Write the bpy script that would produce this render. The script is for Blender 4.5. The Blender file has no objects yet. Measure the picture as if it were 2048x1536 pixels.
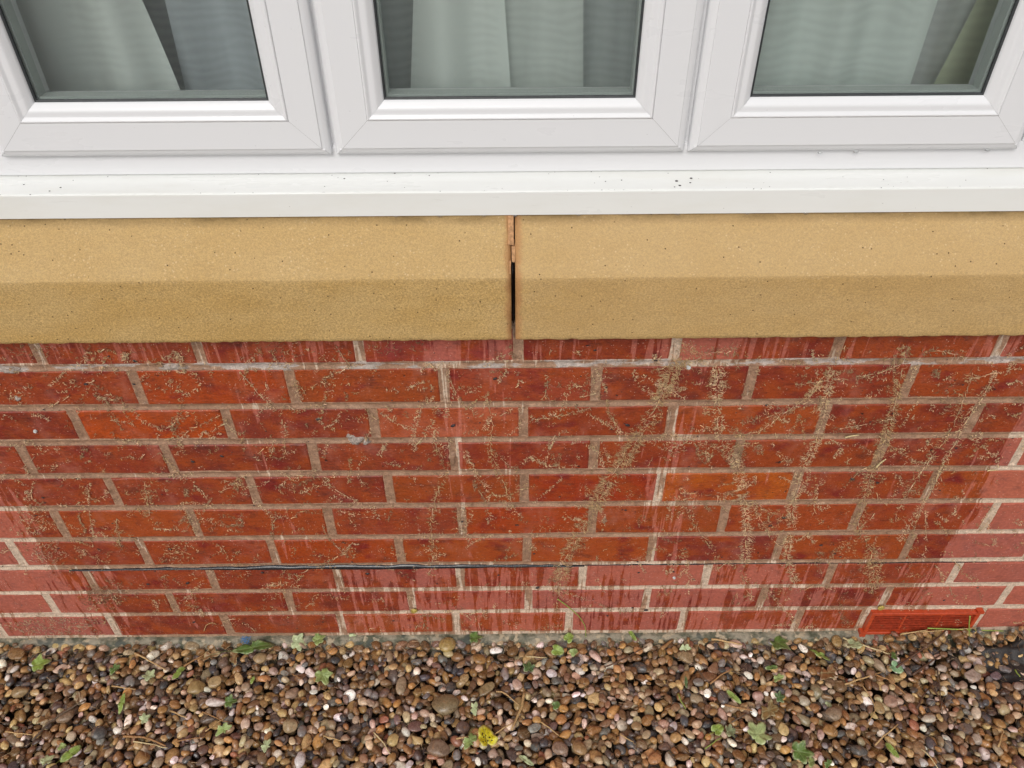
import bpy, bmesh, math, random
import numpy as np
from mathutils import Vector, Matrix

random.seed(7)
rng = np.random.default_rng(11)
S = bpy.context.scene
COL = S.collection

# ---------------------------------------------------------------- camera
# wall face is the plane y = 0, the viewer stands on the -Y side, z up, metres
FPX, CD, CH = 1538.0, 0.86472, 0.78
PITCH, YAW, ROLL = math.radians(39.42977), math.radians(0.11534), math.radians(0.39699)
_F = Vector((math.sin(YAW) * math.cos(PITCH), math.cos(YAW) * math.cos(PITCH), -math.sin(PITCH)))
_R0 = Vector((math.cos(YAW), -math.sin(YAW), 0))
_D0 = _F.cross(_R0)
_R = _R0 * math.cos(ROLL) + _D0 * math.sin(ROLL)
_D = -_R0 * math.sin(ROLL) + _D0 * math.cos(ROLL)
CAMP = Vector((0, -CD, CH))
cam_data = bpy.data.cameras.new('camera')
cam = bpy.data.objects.new('camera', cam_data)
COL.objects.link(cam)
cam_data.sensor_width = 36.0
cam_data.lens = 36.0 * FPX / 2048.0
cam_data.clip_start = 0.02
cam_data.clip_end = 200
cam.matrix_world = Matrix(((_R.x, -_D.x, -_F.x, CAMP.x), (_R.y, -_D.y, -_F.y, CAMP.y), (_R.z, -_D.z, -_F.z, CAMP.z), (0, 0, 0, 1)))
S.camera = cam

# ---------------------------------------------------------------- world, sun, exposure
world = bpy.data.worlds.new('World')
S.world = world
world.use_nodes = True
wn, wl = world.node_tree.nodes, world.node_tree.links
wn.clear()
SUN_EL, SUN_AZ = math.radians(42), math.radians(196)      # high, behind the viewer, a little to the left
sky = wn.new('ShaderNodeTexSky'); sky.sky_type = 'NISHITA'; sky.sun_disc = False
sky.sun_elevation = SUN_EL; sky.sun_rotation = SUN_AZ
sky.air_density = 1.0; sky.dust_density = 4.0; sky.ozone_density = 1.0
hs = wn.new('ShaderNodeHueSaturation'); hs.inputs['Saturation'].default_value = 0.22
bg = wn.new('ShaderNodeBackground'); bg.inputs['Strength'].default_value = 0.15
wo = wn.new('ShaderNodeOutputWorld')
wl.new(sky.outputs[0], hs.inputs['Color']); wl.new(hs.outputs[0], bg.inputs[0]); wl.new(bg.outputs[0], wo.inputs[0])
sun_d = bpy.data.lights.new('sun', 'SUN'); sun_d.energy = 1.0; sun_d.angle = math.radians(25); sun_d.color = (1, .96, .9)
sun = bpy.data.objects.new('sun', sun_d); COL.objects.link(sun)
# direction towards the sun: azimuth from +Y clockwise
sd = Vector((math.sin(SUN_AZ) * math.cos(SUN_EL), math.cos(SUN_AZ) * math.cos(SUN_EL), math.sin(SUN_EL)))
sun.rotation_euler = sd.to_track_quat('Z', 'Y').to_euler()
sun.location = (0, -2, 4)
S.view_settings.view_transform = 'Standard'
S.view_settings.look = 'None'
S.view_settings.exposure = -0.28
S.view_settings.gamma = 1.0
S.view_settings.use_curve_mapping = False
S.cycles.transparent_max_bounces = 32
S.cycles.max_bounces = 10

# ---------------------------------------------------------------- helpers
def ray(px, py):
    return _F + _R * ((px - 1024) / FPX) + _D * ((py - 768) / FPX)
def on_wall(px, py, y=0.0):
    v = ray(px, py); t = (y + CD) / v.y
    return CAMP + v * t
def on_ground(px, py, z=-0.585):
    v = ray(px, py); t = (z - CH) / v.z
    return CAMP + v * t
def project(P):
    q = np.asarray(P) - np.array(CAMP)
    z = q @ np.array(_F)
    return 1024 + FPX * (q @ np.array(_R)) / z, 768 + FPX * (q @ np.array(_D)) / z, z

def tag(o, label=None, cat=None, group=None, kind=None):
    if label: o['label'] = label
    if cat: o['category'] = cat
    if group: o['group'] = group
    if kind: o['kind'] = kind
    return o
def empty(name, loc=(0, 0, 0)):
    o = bpy.data.objects.new(name, None); COL.objects.link(o); o.location = loc
    o.empty_display_size = .05
    return o
def link(name, me, mat=None, parent=None, loc=None):
    o = bpy.data.objects.new(name, me); COL.objects.link(o)
    if mat and not me.materials: me.materials.append(mat)
    if parent:
        o.parent = parent
        if loc is None:
            # geometry is written in world coordinates; take the parents' offset out
            off = Vector((0, 0, 0)); p = parent
            while p: off += p.location; p = p.parent
            o.location = -off
    if loc is not None: o.location = loc
    return o
def pydata(name, V, F, mat=None, parent=None, smooth=False, loc=None):
    me = bpy.data.meshes.new(name)
    me.from_pydata([tuple(v) for v in V], [], [tuple(f) for f in F])
    if smooth: me.polygons.foreach_set('use_smooth', [True] * len(me.polygons))
    me.update()
    return link(name, me, mat, parent, loc)
def npmesh(name, V, F, col=None, smooth=True):
    """V (n,3), F (m,k) numpy; quick mesh build"""
    me = bpy.data.meshes.new(name)
    V = np.ascontiguousarray(V, dtype=np.float32); F = np.ascontiguousarray(F, dtype=np.int32)
    me.vertices.add(len(V)); me.vertices.foreach_set('co', V.ravel())
    k = F.shape[1]
    me.loops.add(F.size); me.loops.foreach_set('vertex_index', F.ravel())
    me.polygons.add(len(F)); me.polygons.foreach_set('loop_start', np.arange(len(F), dtype=np.int32) * k)
    me.polygons.foreach_set('use_smooth', np.full(len(F), smooth))
    if col is not None:
        a = me.attributes.new('pcol', 'FLOAT_COLOR', 'POINT')
        c = np.ones((len(V), 4), dtype=np.float32); c[:, :3] = col
        a.data.foreach_set('color', c.ravel())
    me.update(calc_edges=True); me.validate()
    return me

def vnoise(x, y, seed=0):
    """smooth value noise, arrays in, -1..1 out"""
    x = np.asarray(x, float); y = np.asarray(y, float)
    xi = np.floor(x).astype(np.int64); yi = np.floor(y).astype(np.int64)
    xf = x - xi; yf = y - yi
    def h(a, b):
        n = (a * 374761393 + b * 668265263 + seed * 69069 + 12345) & 0xffffffff
        n = ((n ^ (n >> 13)) * 1274126177) & 0xffffffff
        return ((n ^ (n >> 16)) & 0xffff) / 32767.5 - 1
    u = xf * xf * (3 - 2 * xf); v = yf * yf * (3 - 2 * yf)
    return (h(xi, yi) * (1 - u) + h(xi + 1, yi) * u) * (1 - v) + (h(xi, yi + 1) * (1 - u) + h(xi + 1, yi + 1) * u) * v

def grid_mesh(P):
    """P (a,b,3) -> V, quads"""
    a, b = P.shape[:2]
    idx = np.arange(a * b).reshape(a, b)
    F = np.stack([idx[:-1, :-1], idx[:-1, 1:], idx[1:, 1:], idx[1:, :-1]], -1).reshape(-1, 4)
    return P.reshape(-1, 3), F

def extrude_x(name, prof, x0, x1, mat, parent=None, smooth=False, ends=True):
    """closed profile of (y,z) swept along x"""
    n = len(prof)
    V = [(x0, y, z) for y, z in prof] + [(x1, y, z) for y, z in prof]
    F = [(i, (i + 1) % n, n + (i + 1) % n, n + i) for i in range(n)]
    if ends: F += [tuple(range(n))[::-1], tuple(range(n, 2 * n))]
    o = pydata(name, V, F, mat, parent, smooth)
    bm = bmesh.new(); bm.from_mesh(o.data); bmesh.ops.recalc_face_normals(bm, faces=bm.faces); bm.to_mesh(o.data); bm.free()
    return o

# ---------------------------------------------------------------- material helpers
class M:
    def __init__(s, name):
        s.m = bpy.data.materials.new(name); s.m.use_nodes = True
        s.t = s.m.node_tree; s.n = s.t.nodes; s.l = s.t.links; s.n.clear()
        s.out = s.n.new('ShaderNodeOutputMaterial')
        s.geo = s.n.new('ShaderNodeNewGeometry').outputs['Position']
    def pr(s, **k):
        b = s.n.new('ShaderNodeBsdfPrincipled')
        for a, v in k.items(): s.set(b.inputs[a.replace('_', ' ')], v)
        s.l.new(b.outputs[0], s.out.inputs[0]); s.b = b; return b
    def set(s, sock, v):
        if hasattr(v, 'is_output') or isinstance(v, bpy.types.NodeSocket): s.l.new(v, sock)
        else:
            if isinstance(v, (tuple, list)) and len(v) == 3 and sock.type == 'RGBA': v = (*v, 1)
            sock.default_value = v
    def math(s, op, a, b=None, c=None, clamp=False):
        n = s.n.new('ShaderNodeMath'); n.operation = op; n.use_clamp = clamp
        s.set(n.inputs[0], a)
        if b is not None: s.set(n.inputs[1], b)
        if c is not None: s.set(n.inputs[2], c)
        return n.outputs[0]
    def mapr(s, v, a, b, c=0., d=1., smooth=True):
        n = s.n.new('ShaderNodeMapRange'); n.interpolation_type = 'SMOOTHSTEP' if smooth else 'LINEAR'
        s.set(n.inputs['Value'], v)
        for k, x in zip(('From Min', 'From Max', 'To Min', 'To Max'), (a, b, c, d)): s.set(n.inputs[k], x)
        return n.outputs[0]
    def scale(s, v, sc, off=(0, 0, 0)):
        n = s.n.new('ShaderNodeMapping'); s.l.new(v, n.inputs['Vector'])
        n.inputs['Scale'].default_value = sc; n.inputs['Location'].default_value = off
        return n.outputs[0]
    def noise(s, v, sc=1, det=2, rough=.5, dist=0., col=False):
        n = s.n.new('ShaderNodeTexNoise'); s.l.new(v, n.inputs['Vector'])
        n.inputs['Scale'].default_value = sc; n.inputs['Detail'].default_value = det
        n.inputs['Roughness'].default_value = rough; n.inputs['Distortion'].default_value = dist
        return n.outputs['Color' if col else 'Fac']
    def voro(s, v, sc=1, feat='F1', out='Distance'):
        n = s.n.new('ShaderNodeTexVoronoi'); n.feature = feat; s.l.new(v, n.inputs['Vector'])
        n.inputs['Scale'].default_value = sc
        return n.outputs[out]
    def mix(s, f, a, b, mode='MIX'):
        n = s.n.new('ShaderNodeMix'); n.data_type = 'RGBA'; n.blend_type = mode
        s.set(n.inputs[0], f); s.set(n.inputs[6], a); s.set(n.inputs[7], b)
        return n.outputs[2]
    def ramp(s, f, stops, interp='LINEAR'):
        n = s.n.new('ShaderNodeValToRGB'); e = n.color_ramp.elements; n.color_ramp.interpolation = interp
        while len(e) < len(stops): e.new(.5)
        for el, (p, c) in zip(e, stops):
            el.position = p; el.color = (c, c, c, 1) if not isinstance(c, tuple) else (*c, 1)
        s.set(n.inputs[0], f); return n.outputs[0]
    def bump(s, h, strength=.5, dist=.001, normal=None):
        n = s.n.new('ShaderNodeBump'); n.inputs['Strength'].default_value = strength
        n.inputs['Distance'].default_value = dist; s.l.new(h, n.inputs['Height'])
        if normal: s.l.new(normal, n.inputs['Normal'])
        return n.outputs[0]
    def xyz(s, v):
        n = s.n.new('ShaderNodeSeparateXYZ'); s.l.new(v, n.inputs[0]); return n.outputs
    def attr(s, name, kind='GEOMETRY'):
        n = s.n.new('ShaderNodeAttribute'); n.attribute_name = name; n.attribute_type = kind
        return n.outputs['Color']
    def objcol(s):
        n = s.n.new('ShaderNodeObjectInfo'); return n.outputs['Color']

def dryness(m):
    """where the rain-wet wall has stayed or turned dry, 0 wet .. 1 dry, from the point on the wall"""
    p = m.geo; X, Y, Z = m.xyz(p)
    wob = m.noise(m.scale(p, (14, 1, 10)), 1, 2)
    streak = m.noise(m.scale(m.geo, (95, 1, 7)), 1, 3, .6, .5)
    fine = m.noise(m.scale(m.geo, (230, 1, 16)), 1, 2, .6)
    blob = m.noise(m.scale(m.geo, (11, 1, 9), (3, 0, 7)), 1, 3, .6)
    f = lambda x: (x + 1.0) / 2.0
    up = m.ramp(m.mapr(X, -1, 1, 0, 1, False), [(0, .70), (f(-.85), .62), (f(-.79), .48), (f(-.45), .46), (f(-.385), .52), (f(-.36), .52), (f(-.33), .46), (f(-.13), .46),
                 (f(-.085), .56), (f(-.05), .47), (f(-.01), .53), (f(.02), .46), (f(.21), .48), (f(.25), .56), (f(.29), .56), (f(.33), .47), (f(.60), .47), (f(.76), .5), (f(.80), .74), (f(.85), .95), (1, .95)])
    lo = m.ramp(m.mapr(X, -1, 1, 0, 1, False), [(0, .68), (f(-.84), .64), (f(-.76), .55), (f(-.68), .50), (f(-.45), .50), (f(-.3), .56), (f(-.15), .60), (f(.05), .60), (f(.2), .625), (f(.35), .625), (f(.5), .595), (f(.7), .56), (f(.78), .58), (f(.83), .86), (1, .92)])
    low = m.mapr(Z, -.335, -.372)
    reg = m.mix(low, up, lo)
    regv = m.math('SUBTRACT', m.xyz(reg)[0], .5)
    # fade the upper columns out where the wall is soaked, and freshen the course just under the sill
    top = m.mapr(Z, .085, .115, 0, .085)
    n = m.math('ADD', m.math('MULTIPLY', streak, .50), m.math('MULTIPLY', blob, .34))
    n = m.math('ADD', n, m.math('MULTIPLY', fine, .16))
    d = m.math('ADD', m.math('ADD', n, regv), top)
    return m.math('MULTIPLY', m.mapr(d, .580, .606), m.mapr(fine, .25, .55, .78, 1.)), streak, blob

# brick
def brick_material():
    m = M('wet_red_brick'); p = m.geo
    dry, streak, blob = dryness(m)
    oc = m.objcol()
    big = m.noise(m.scale(p, (22, 22, 30)), 1, 3, .6)
    c = m.mix(m.mapr(big, .35, .7), oc, (.34, .058, .011))
    c = m.mix(m.mapr(m.noise(m.scale(p, (17, 1, 26), (5, 2, 1)), 1, 3, .6), .52, .72), c, (.20, .018, .014))
    grain = m.noise(m.scale(p, (320, 500, 900)), 1, 3, .65)
    c = m.mix(1, c, m.ramp(grain, [(.3, .72), (.7, 1.25)]), 'MULTIPLY')
    dk = m.noise(m.scale(p, (60, 60, 75), (9, 4, 2)), 1, 2, .5)
    c = m.mix(m.mapr(dk, .70, .76), c, (.035, .012, .010))
    sm = m.noise(m.scale(p, (28, 28, 44), (8, 3, 6)), 1, 5, .7)
    c = m.mix(m.mapr(sm, .50, .72, 0, .62), c, (.075, .022, .016))
    gt = m.noise(m.scale(p, (150, 150, 210), (1, 3, 6)), 1, 4, .75)
    c = m.mix(m.mapr(gt, .56, .72, 0, .45), c, (.46, .15, .085))
    c = m.mix(m.mapr(gt, .44, .30, 0, .55), c, (.10, .012, .010))
    hz = m.noise(m.scale(p, (19, 19, 12), (4, 4, 9)), 1, 4, .65)
    c = m.mix(m.mapr(hz, .50, .78, 0, .38), c, (.50, .20, .15))
    pink = m.mix(.48, oc, (.64, .22, .16))
    pink = m.mix(m.mapr(big, .3, .7, 0, .5), pink, (.46, .12, .075))
    pink = m.mix(1, pink, m.ramp(gt, [(.3, .72), (.7, 1.22)]), 'MULTIPLY')
    pink = m.mix(m.mapr(sm, .52, .68, 0, .5), pink, (.22, .07, .055))
    c = m.mix(m.math('MULTIPLY', dry, .85), c, pink)
    # thin mineral bloom, broken up, and pale grit
    bl = m.noise(m.scale(p, (90, 90, 40), (2, 8, 5)), 1, 4, .7)
    c = m.mix(m.mapr(bl, .60, .82, 0, .40), c, (.55, .26, .22))
    sp = m.voro(m.scale(p, (190, 190, 230)), 1)
    spn = m.noise(m.scale(p, (40, 40, 40)), 1, 1)
    c = m.mix(m.math('MULTIPLY', m.mapr(sp, .17, .09), m.mapr(spn, .44, .56)), c, (.62, .42, .33))
    rough = m.mapr(dry, 0, 1, .34, .8, False)
    rough = m.math('ADD', rough, m.math('MULTIPLY', m.math('SUBTRACT', big, .5), .25))
    h = m.math('ADD', m.math('MULTIPLY', grain, .6), m.math('MULTIPLY', m.noise(m.scale(p, (60, 60, 140)), 1, 3, .6), 1.2))
    h = m.math('SUBTRACT', h, m.math('MULTIPLY', m.mapr(dk, .70, .76), .8))
    m.pr(Base_Color=c, Roughness=rough, Normal=m.bump(m.math('ADD', h, m.math('MULTIPLY', gt, 1.4)), .75, .0012), Specular_IOR_Level=.42)
    return m.m
def mortar_material():
    m = M('brown_mortar'); p = m.geo
    dry, streak, blob = dryness(m)
    g = m.noise(m.scale(p, (420, 420, 420)), 1, 3, .7)
    b = m.noise(m.scale(p, (30, 30, 60), (1, 5, 3)), 1, 4, .6)
    c = m.mix(m.mapr(b, .3, .7), (.32, .178, .106), (.43, .262, .168))
    c = m.mix(m.math('MULTIPLY', dry, .9), c, (.68, .53, .40))
    Z = m.xyz(p)[2]
    eff = m.math('MULTIPLY', m.mapr(m.math('ABSOLUTE', m.math('SUBTRACT', Z, .104)), .010, .006), m.mapr(m.noise(m.scale(p, (16, 1, 60), (4, 1, 8)), 1, 4, .6), .50, .56))
    c = m.mix(eff, c, (.50, .42, .37))
    c = m.mix(1, c, m.ramp(m.noise(m.scale(p, (110, 110, 160), (7, 7, 1)), 1, 4, .75), [(.3, .66), (.7, 1.22)]), 'MULTIPLY')
    c = m.mix(1, c, m.ramp(g, [(.25, .65), (.7, 1.2)]), 'MULTIPLY')
    pit = m.voro(m.scale(p, (90, 90, 90)), 1)
    c = m.mix(m.mapr(pit, .12, .05, 0, .6), c, (.06, .035, .025))
    gr = m.mapr(m.math('ADD', Z, m.math('MULTIPLY', b, .02)), -.558, -.575, 0, .7)
    c = m.mix(gr, c, (.13, .12, .07))
    h = m.math('ADD', g, m.math('MULTIPLY', b, 2))
    m.pr(Base_Color=c, Roughness=m.mapr(dry, 0, 1, .6, .9, False), Normal=m.bump(h, .8, .0014))
    return m.m
def footing_material():
    m = M('mossy_footing'); p = m.geo
    b = m.noise(m.scale(p, (26, 26, 40)), 1, 5, .65)
    g = m.noise(m.scale(p, (300, 300, 300)), 1, 3, .7)
    c = m.mix(m.mapr(b, .38, .6), (.075, .078, .045), (.30, .26, .19))
    c = m.mix(m.mapr(m.noise(m.scale(p, (70, 70, 90), (3, 3, 3)), 1, 3), .55, .65), c, (.42, .34, .23))
    c = m.mix(m.mapr(m.noise(m.scale(p, (40, 40, 60), (7, 1, 3)), 1, 2), .57, .68, 0, .8), c, (.05, .06, .05))
    X = m.xyz(p)[0]
    blue = m.math('MULTIPLY', m.mapr(m.math('ABSOLUTE', m.math('SUBTRACT', X, -.53)), .012, .006), m.mapr(g, .45, .55))
    c = m.mix(blue, c, (.05, .16, .36))
    m.pr(Base_Color=c, Roughness=.6, Normal=m.bump(m.math('ADD', g, m.math('MULTIPLY', b, 3)), .9, .002))
    return m.m
def stone_material():
    m = M('buff_cast_stone'); p = m.geo; X, Y, Z = m.xyz(p)
    g = m.noise(m.scale(p, (800, 800, 800)), 1, 2, .7)
    g2 = m.noise(m.scale(p, (330, 330, 400)), 1, 3, .7)
    b = m.noise(m.scale(p, (7, 7, 18)), 1, 4, .6)
    c = m.mix(m.mapr(b, .35, .68), (.495, .315, .110), (.53, .355, .145))
    gc = m.mapr(m.math('ADD', m.math('MULTIPLY', g, .5), m.math('MULTIPLY', g2, .5)), .34, .66, 0.66, 1.30)
    c = m.mix(1, c, m.mix(0, gc, gc), 'MULTIPLY')
    rightp = m.mapr(m.math('ADD', X, m.math('MULTIPLY', b, .3)), .12, .22)
    c = m.mix(m.math('MULTIPLY', rightp, .25), c, (.55, .365, .19))
    # pale aggregate showing where the weathered slope has worn
    slope = m.mapr(Z, .258, .272)
    v = m.voro(m.scale(p, (170, 170, 170)), 1)
    vn = m.noise(m.scale(p, (25, 25, 25)), 1, 2)
    sp = m.math('MULTIPLY', m.mapr(v, .24, .12), m.mapr(vn, .40, .62))
    c = m.mix(m.math('MULTIPLY', sp, m.math('ADD', m.math('MULTIPLY', slope, .55), .15)), c, (.80, .62, .38))
    c = m.mix(m.math('MULTIPLY', slope, .40), c, (.55, .39, .20))  # sloped top painted paler than the front, since more light falls on it
    pt = m.voro(m.scale(p, (75, 75, 75), (2, 1, 4)), 1)
    c = m.mix(m.mapr(pt, .085, .05), c, (.08, .045, .02))
    # grimy drip line and painted contact shadow just below the sill board
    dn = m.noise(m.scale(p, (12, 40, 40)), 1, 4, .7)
    grime_shade = m.math('MULTIPLY', m.mapr(Z, .3150, .3275), m.mapr(dn, .36, .72, .40, .9))
    c = m.mix(grime_shade, c, (.14, .090, .032))
    jd = m.math('ABSOLUTE', m.math('SUBTRACT', X, .0045))
    jn = m.noise(m.scale(p, (60, 60, 60), (6, 2, 2)), 1, 3)
    c = m.mix(m.math('MULTIPLY', m.mapr(m.math('SUBTRACT', jd, m.math('MULTIPLY', jn, .012)), .008, -.001), .55), c, (.42, .17, .065))
    h = m.math('ADD', g, m.math('MULTIPLY', g2, 1.6))
    h = m.math('SUBTRACT', h, m.mapr(pt, .085, .05, 0, 1.5))
    m.pr(Base_Color=c, Roughness=.78, Normal=m.bump(h, .6, .0010), Specular_IOR_Level=.3)
    return m.m
def upvc_material(name, dirt=0., tint=(.765, .77, .785)):
    m = M(name); p = m.geo
    b = m.noise(m.scale(p, (6, 30, 20)), 1, 4, .6)
    c = m.mix(m.mapr(b, .45, .75, 0, .5 * dirt + .02), tint, (.66, .64, .56))
    s = m.voro(m.scale(p, (55, 90, 90)), 1)
    sn = m.noise(m.scale(p, (9, 9, 9), (2, 2, 2)), 1, 2)
    c = m.mix(m.math('MULTIPLY', m.mapr(s, .055, .03), m.mapr(sn, .48, .56, 0, .25 + dirt * .5)), c, (.16, .14, .11))
    st = m.noise(m.scale(p, (26, 26, 190), (4, 3, 1)), 1, 4, .65)
    c = m.mix(m.mapr(st, .62, .80, 0, .03 + .4 * dirt), c, (.45, .43, .38))
    m.pr(Base_Color=c, Roughness=m.mapr(b, .3, .7, .26, .42), Specular_IOR_Level=.5, Normal=m.bump(m.noise(m.scale(p, (9, 60, 60)), 1, 2), .12, .001))
    return m.m
def simple(name, col, rough=.5, spec=.5, metal=0., bump=0, bs=300, var=.2):
    m = M(name); p = m.geo
    n = m.noise(m.scale(p, (bs, bs, bs)), 1, 3, .6)
    c = m.mix(m.mapr(n, .3, .7), tuple(x * (1 - var) for x in col), tuple(min(1, x * (1 + var)) for x in col))
    m.pr(Base_Color=c, Roughness=rough, Specular_IOR_Level=spec, Metallic=metal, Normal=m.bump(n, bump or .05, .001))
    return m.m
def pebble_material(kind):
    m = M('wet_pebble_' + kind); p = m.geo
    base = m.attr('pcol') if kind == 'bed' else m.objcol()
    w = m.noise(m.scale(p, (170, 170, 170)), 1, 4, .65, .6)
    c = m.mix(1, base, m.ramp(w, [(.28, .62), (.5, 1.0), (.75, 1.3)]), 'MULTIPLY')
    st = m.noise(m.scale(p, (60, 60, 60), (3, 6, 1)), 1, 3, .6, 1.5)
    c = m.mix(m.mapr(st, .52, .72, 0, .4), c, m.mix(.75, base, (.42, .20, .07)))
    v = m.noise(m.scale(p, (95, 95, 95), (6, 1, 1)), 1, 2, .5, 2.0)
    vein = m.mapr(m.math('ABSOLUTE', m.math('SUBTRACT', v, .5)), .014, .003, 0, .45)
    c = m.mix(vein, c, m.mix(.5, base, (.62, .5, .40)))
    pit = m.voro(m.scale(p, (420, 420, 420)), 1)
    c = m.mix(m.mapr(pit, .2, .08, 0, .5), c, (.03, .02, .012))
    m.pr(Base_Color=c, Roughness=m.mapr(w, .3, .7, .14, .36), Specular_IOR_Level=.5,
         Normal=m.bump(m.math('ADD', w, m.math('MULTIPLY', pit, .3)), .4, .0012))
    return m.m
def fibre_material():
    m = M('dead_rootlets')
    m.pr(Base_Color=m.attr('pcol'), Roughness=.75, Specular_IOR_Level=.25)
    return m.m
def leaf_material():
    m = M('fallen_leaf')
    base = m.objcol(); lc = m.attr('pcol'); e, vn, spot = [o for o in m.xyz(lc)][:3]
    n = m.noise(m.scale(m.geo, (120, 120, 120)), 1, 4, .65)
    c = m.mix(1, base, m.ramp(n, [(.3, .6), (.7, 1.3)]), 'MULTIPLY')
    c = m.mix(m.math('MULTIPLY', vn, .30), c, m.mix(.6, base, (.55, .62, .30)))
    c = m.mix(m.math('MULTIPLY', m.mapr(e, .70, .95), m.mapr(n, .42, .56, 0, .8)), c, m.mix(.5, base, (.62, .62, .36)))
    sv = m.voro(m.scale(m.geo, (230, 230, 230), (1, 4, 2)), 1)
    c = m.mix(m.math('MULTIPLY', spot, m.mapr(sv, .42, .30)), c, (.03, .022, .008))
    b = m.pr(Base_Color=c, Roughness=.38, Specular_IOR_Level=.45, Normal=m.bump(m.math('ADD', n, m.math('MULTIPLY', vn, -1.)), .5, .0012))
    return m.m
def glass_material():
    m = M('window_glass')
    fr = m.n.new('ShaderNodeFresnel'); fr.inputs['IOR'].default_value = 1.5
    tr = m.n.new('ShaderNodeBsdfTransparent'); tr.inputs[0].default_value = (.985, .996, .991, 1)
    gl = m.n.new('ShaderNodeBsdfGlossy'); gl.inputs['Roughness'].default_value = .01
    mx = m.n.new('ShaderNodeMixShader')
    f = m.math('MULTIPLY', fr.outputs[0], .75, clamp=True)
    m.l.new(f, mx.inputs[0]); m.l.new(tr.outputs[0], mx.inputs[1]); m.l.new(gl.outputs[0], mx.inputs[2]); m.l.new(mx.outputs[0], m.out.inputs[0])
    return m.m
def voile_material(name, opac, col=(.78, .82, .80), seed=0.):
    """sheer woven curtain: threads and holes far too fine to resolve, mixed as cover and gap"""
    m = M(name); p = m.geo
    X, Y, Z = m.xyz(p)
    wv = m.n.new('ShaderNodeTexWave'); wv.wave_type = 'BANDS'; wv.bands_direction = 'Z'
    m.l.new(m.scale(p, (.8, .8, 1.0), (seed, 0, 0)), wv.inputs['Vector'])
    wv.inputs['Scale'].default_value = 26; wv.inputs['Distortion'].default_value = 9; wv.inputs['Detail'].default_value = 3; wv.inputs['Detail Scale'].default_value = .55
    cover = m.mapr(wv.outputs['Fac'], 0, 1, opac - .03, opac + .03, False)
    big = m.noise(m.scale(p, (22, 3, 2), (seed * 3, 0, 0)), 1, 3)
    cover = m.math('ADD', cover, m.mapr(big, .3, .7, -.10, .10, False))
    df = m.n.new('ShaderNodeBsdfDiffuse'); df.inputs[0].default_value = (*col, 1)
    tl = m.n.new('ShaderNodeBsdfTranslucent'); tl.inputs[0].default_value = (*col, 1)
    ad = m.n.new('ShaderNodeMixShader'); ad.inputs[0].default_value = .14
    m.l.new(df.outputs[0], ad.inputs[1]); m.l.new(tl.outputs[0], ad.inputs[2])
    tr = m.n.new('ShaderNodeBsdfTransparent')
    mx = m.n.new('ShaderNodeMixShader')
    m.l.new(cover, mx.inputs[0]); m.l.new(tr.outputs[0], mx.inputs[1]); m.l.new(ad.outputs[0], mx.inputs[2]); m.l.new(mx.outputs[0], m.out.inputs[0])
    return m.m

MAT = dict(
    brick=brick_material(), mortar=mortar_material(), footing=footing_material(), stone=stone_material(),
    upvc=upvc_material('white_upvc'), cill=upvc_material('white_upvc_sill', .45, (.80, .81, .79)),
    gasket=simple('dark_gasket', (.035, .04, .042), .45), spacer=simple('grey_spacer', (.42, .47, .45), .4, .5, 0., 0, 300, .03),
    groove=simple('grimy_seam', (.22, .21, .19), .8), glass=glass_material(),
    dpc=simple('black_plastic', (.016, .016, .020), .22, .6, 0, .5, 120),
    fill=simple('orange_mortar', (.46, .25, .12), .8, .3, 0, .6, 260, .25),
    vent=simple('terracotta_plastic', (.47, .062, .020), .25, .6, 0, .12, 160, .16),
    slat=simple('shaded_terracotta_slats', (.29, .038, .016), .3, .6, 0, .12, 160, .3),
    dark=simple('dark_cavity', (.03, .02, .016), .9), soil=simple('damp_soil', (.055, .034, .020), .8, .3, 0, .8, 150, .4),
    peb=pebble_material('loose'), bed=pebble_material('bed'), fibre=fibre_material(), leaf=leaf_material(),
    sheet=simple('black_woven_membrane', (.028, .024, .022), .55, .4, 0, .5, 420, .4),
    plain=simple('far_brick', (.30, .075, .035), .8, .3, 0, .5, 60, .3),
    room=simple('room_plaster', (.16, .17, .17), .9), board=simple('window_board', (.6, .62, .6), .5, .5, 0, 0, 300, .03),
)

# ---------------------------------------------------------------- the brick wall
ZJ = [.174, .1044, .0292, -.0424, -.1153, -.1932, -.2733, -.3522, -.4257, -.4976, -.5696]
PERP = {  # centre of each upright joint, metres
 1: [-.6636, -.4379, -.2122, .0112, .2325, .4609, .6893],
 2: [-.5440, -.3188, -.0973, .1243, .3495, .5813],
 3: [-.6574, -.4285, -.2079, .0188, .2436, .4744, .7034],
 4: [-.7648, -.5405, -.3116, -.0901, .1297, .3574, .5826, .8034],
 5: [-.6527, -.4237, -.2005, .0207, .2433, .4659, .6888],
 6: [-.7701, -.5411, -.3109, -.0850, .1374, .3614, .5887, .8168],
 7: [-.8769, -.6511, -.4229, -.1991, .0263, .2471, .4726, .7016],
 8: [-.7729, -.5498, -.3196, -.0959, .1286, .3565, .5834, .8129],
 9: [-.8731, -.6431, -.4220, -.1909, .0301, .2538, .4735, .7082, .9322],
 10: [-.7800, -.5586, -.3346, -.1107, .1094, .3323, .5573, .6840, .9110],
}
XMIN, XMAX = -1.32, 1.32
wall = empty('brick_wall', (0, 0, -.585))
tag(wall, 'red brick wall stained by rain under the buff stone window sill', 'wall')
PAL = [(.27, .032, .012), (.31, .042, .012), (.23, .024, .013), (.27, .036, .018), (.19, .021, .018), (.34, .052, .013), (.24, .030, .016), (.21, .025, .016), (.30, .040, .020)]
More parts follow.
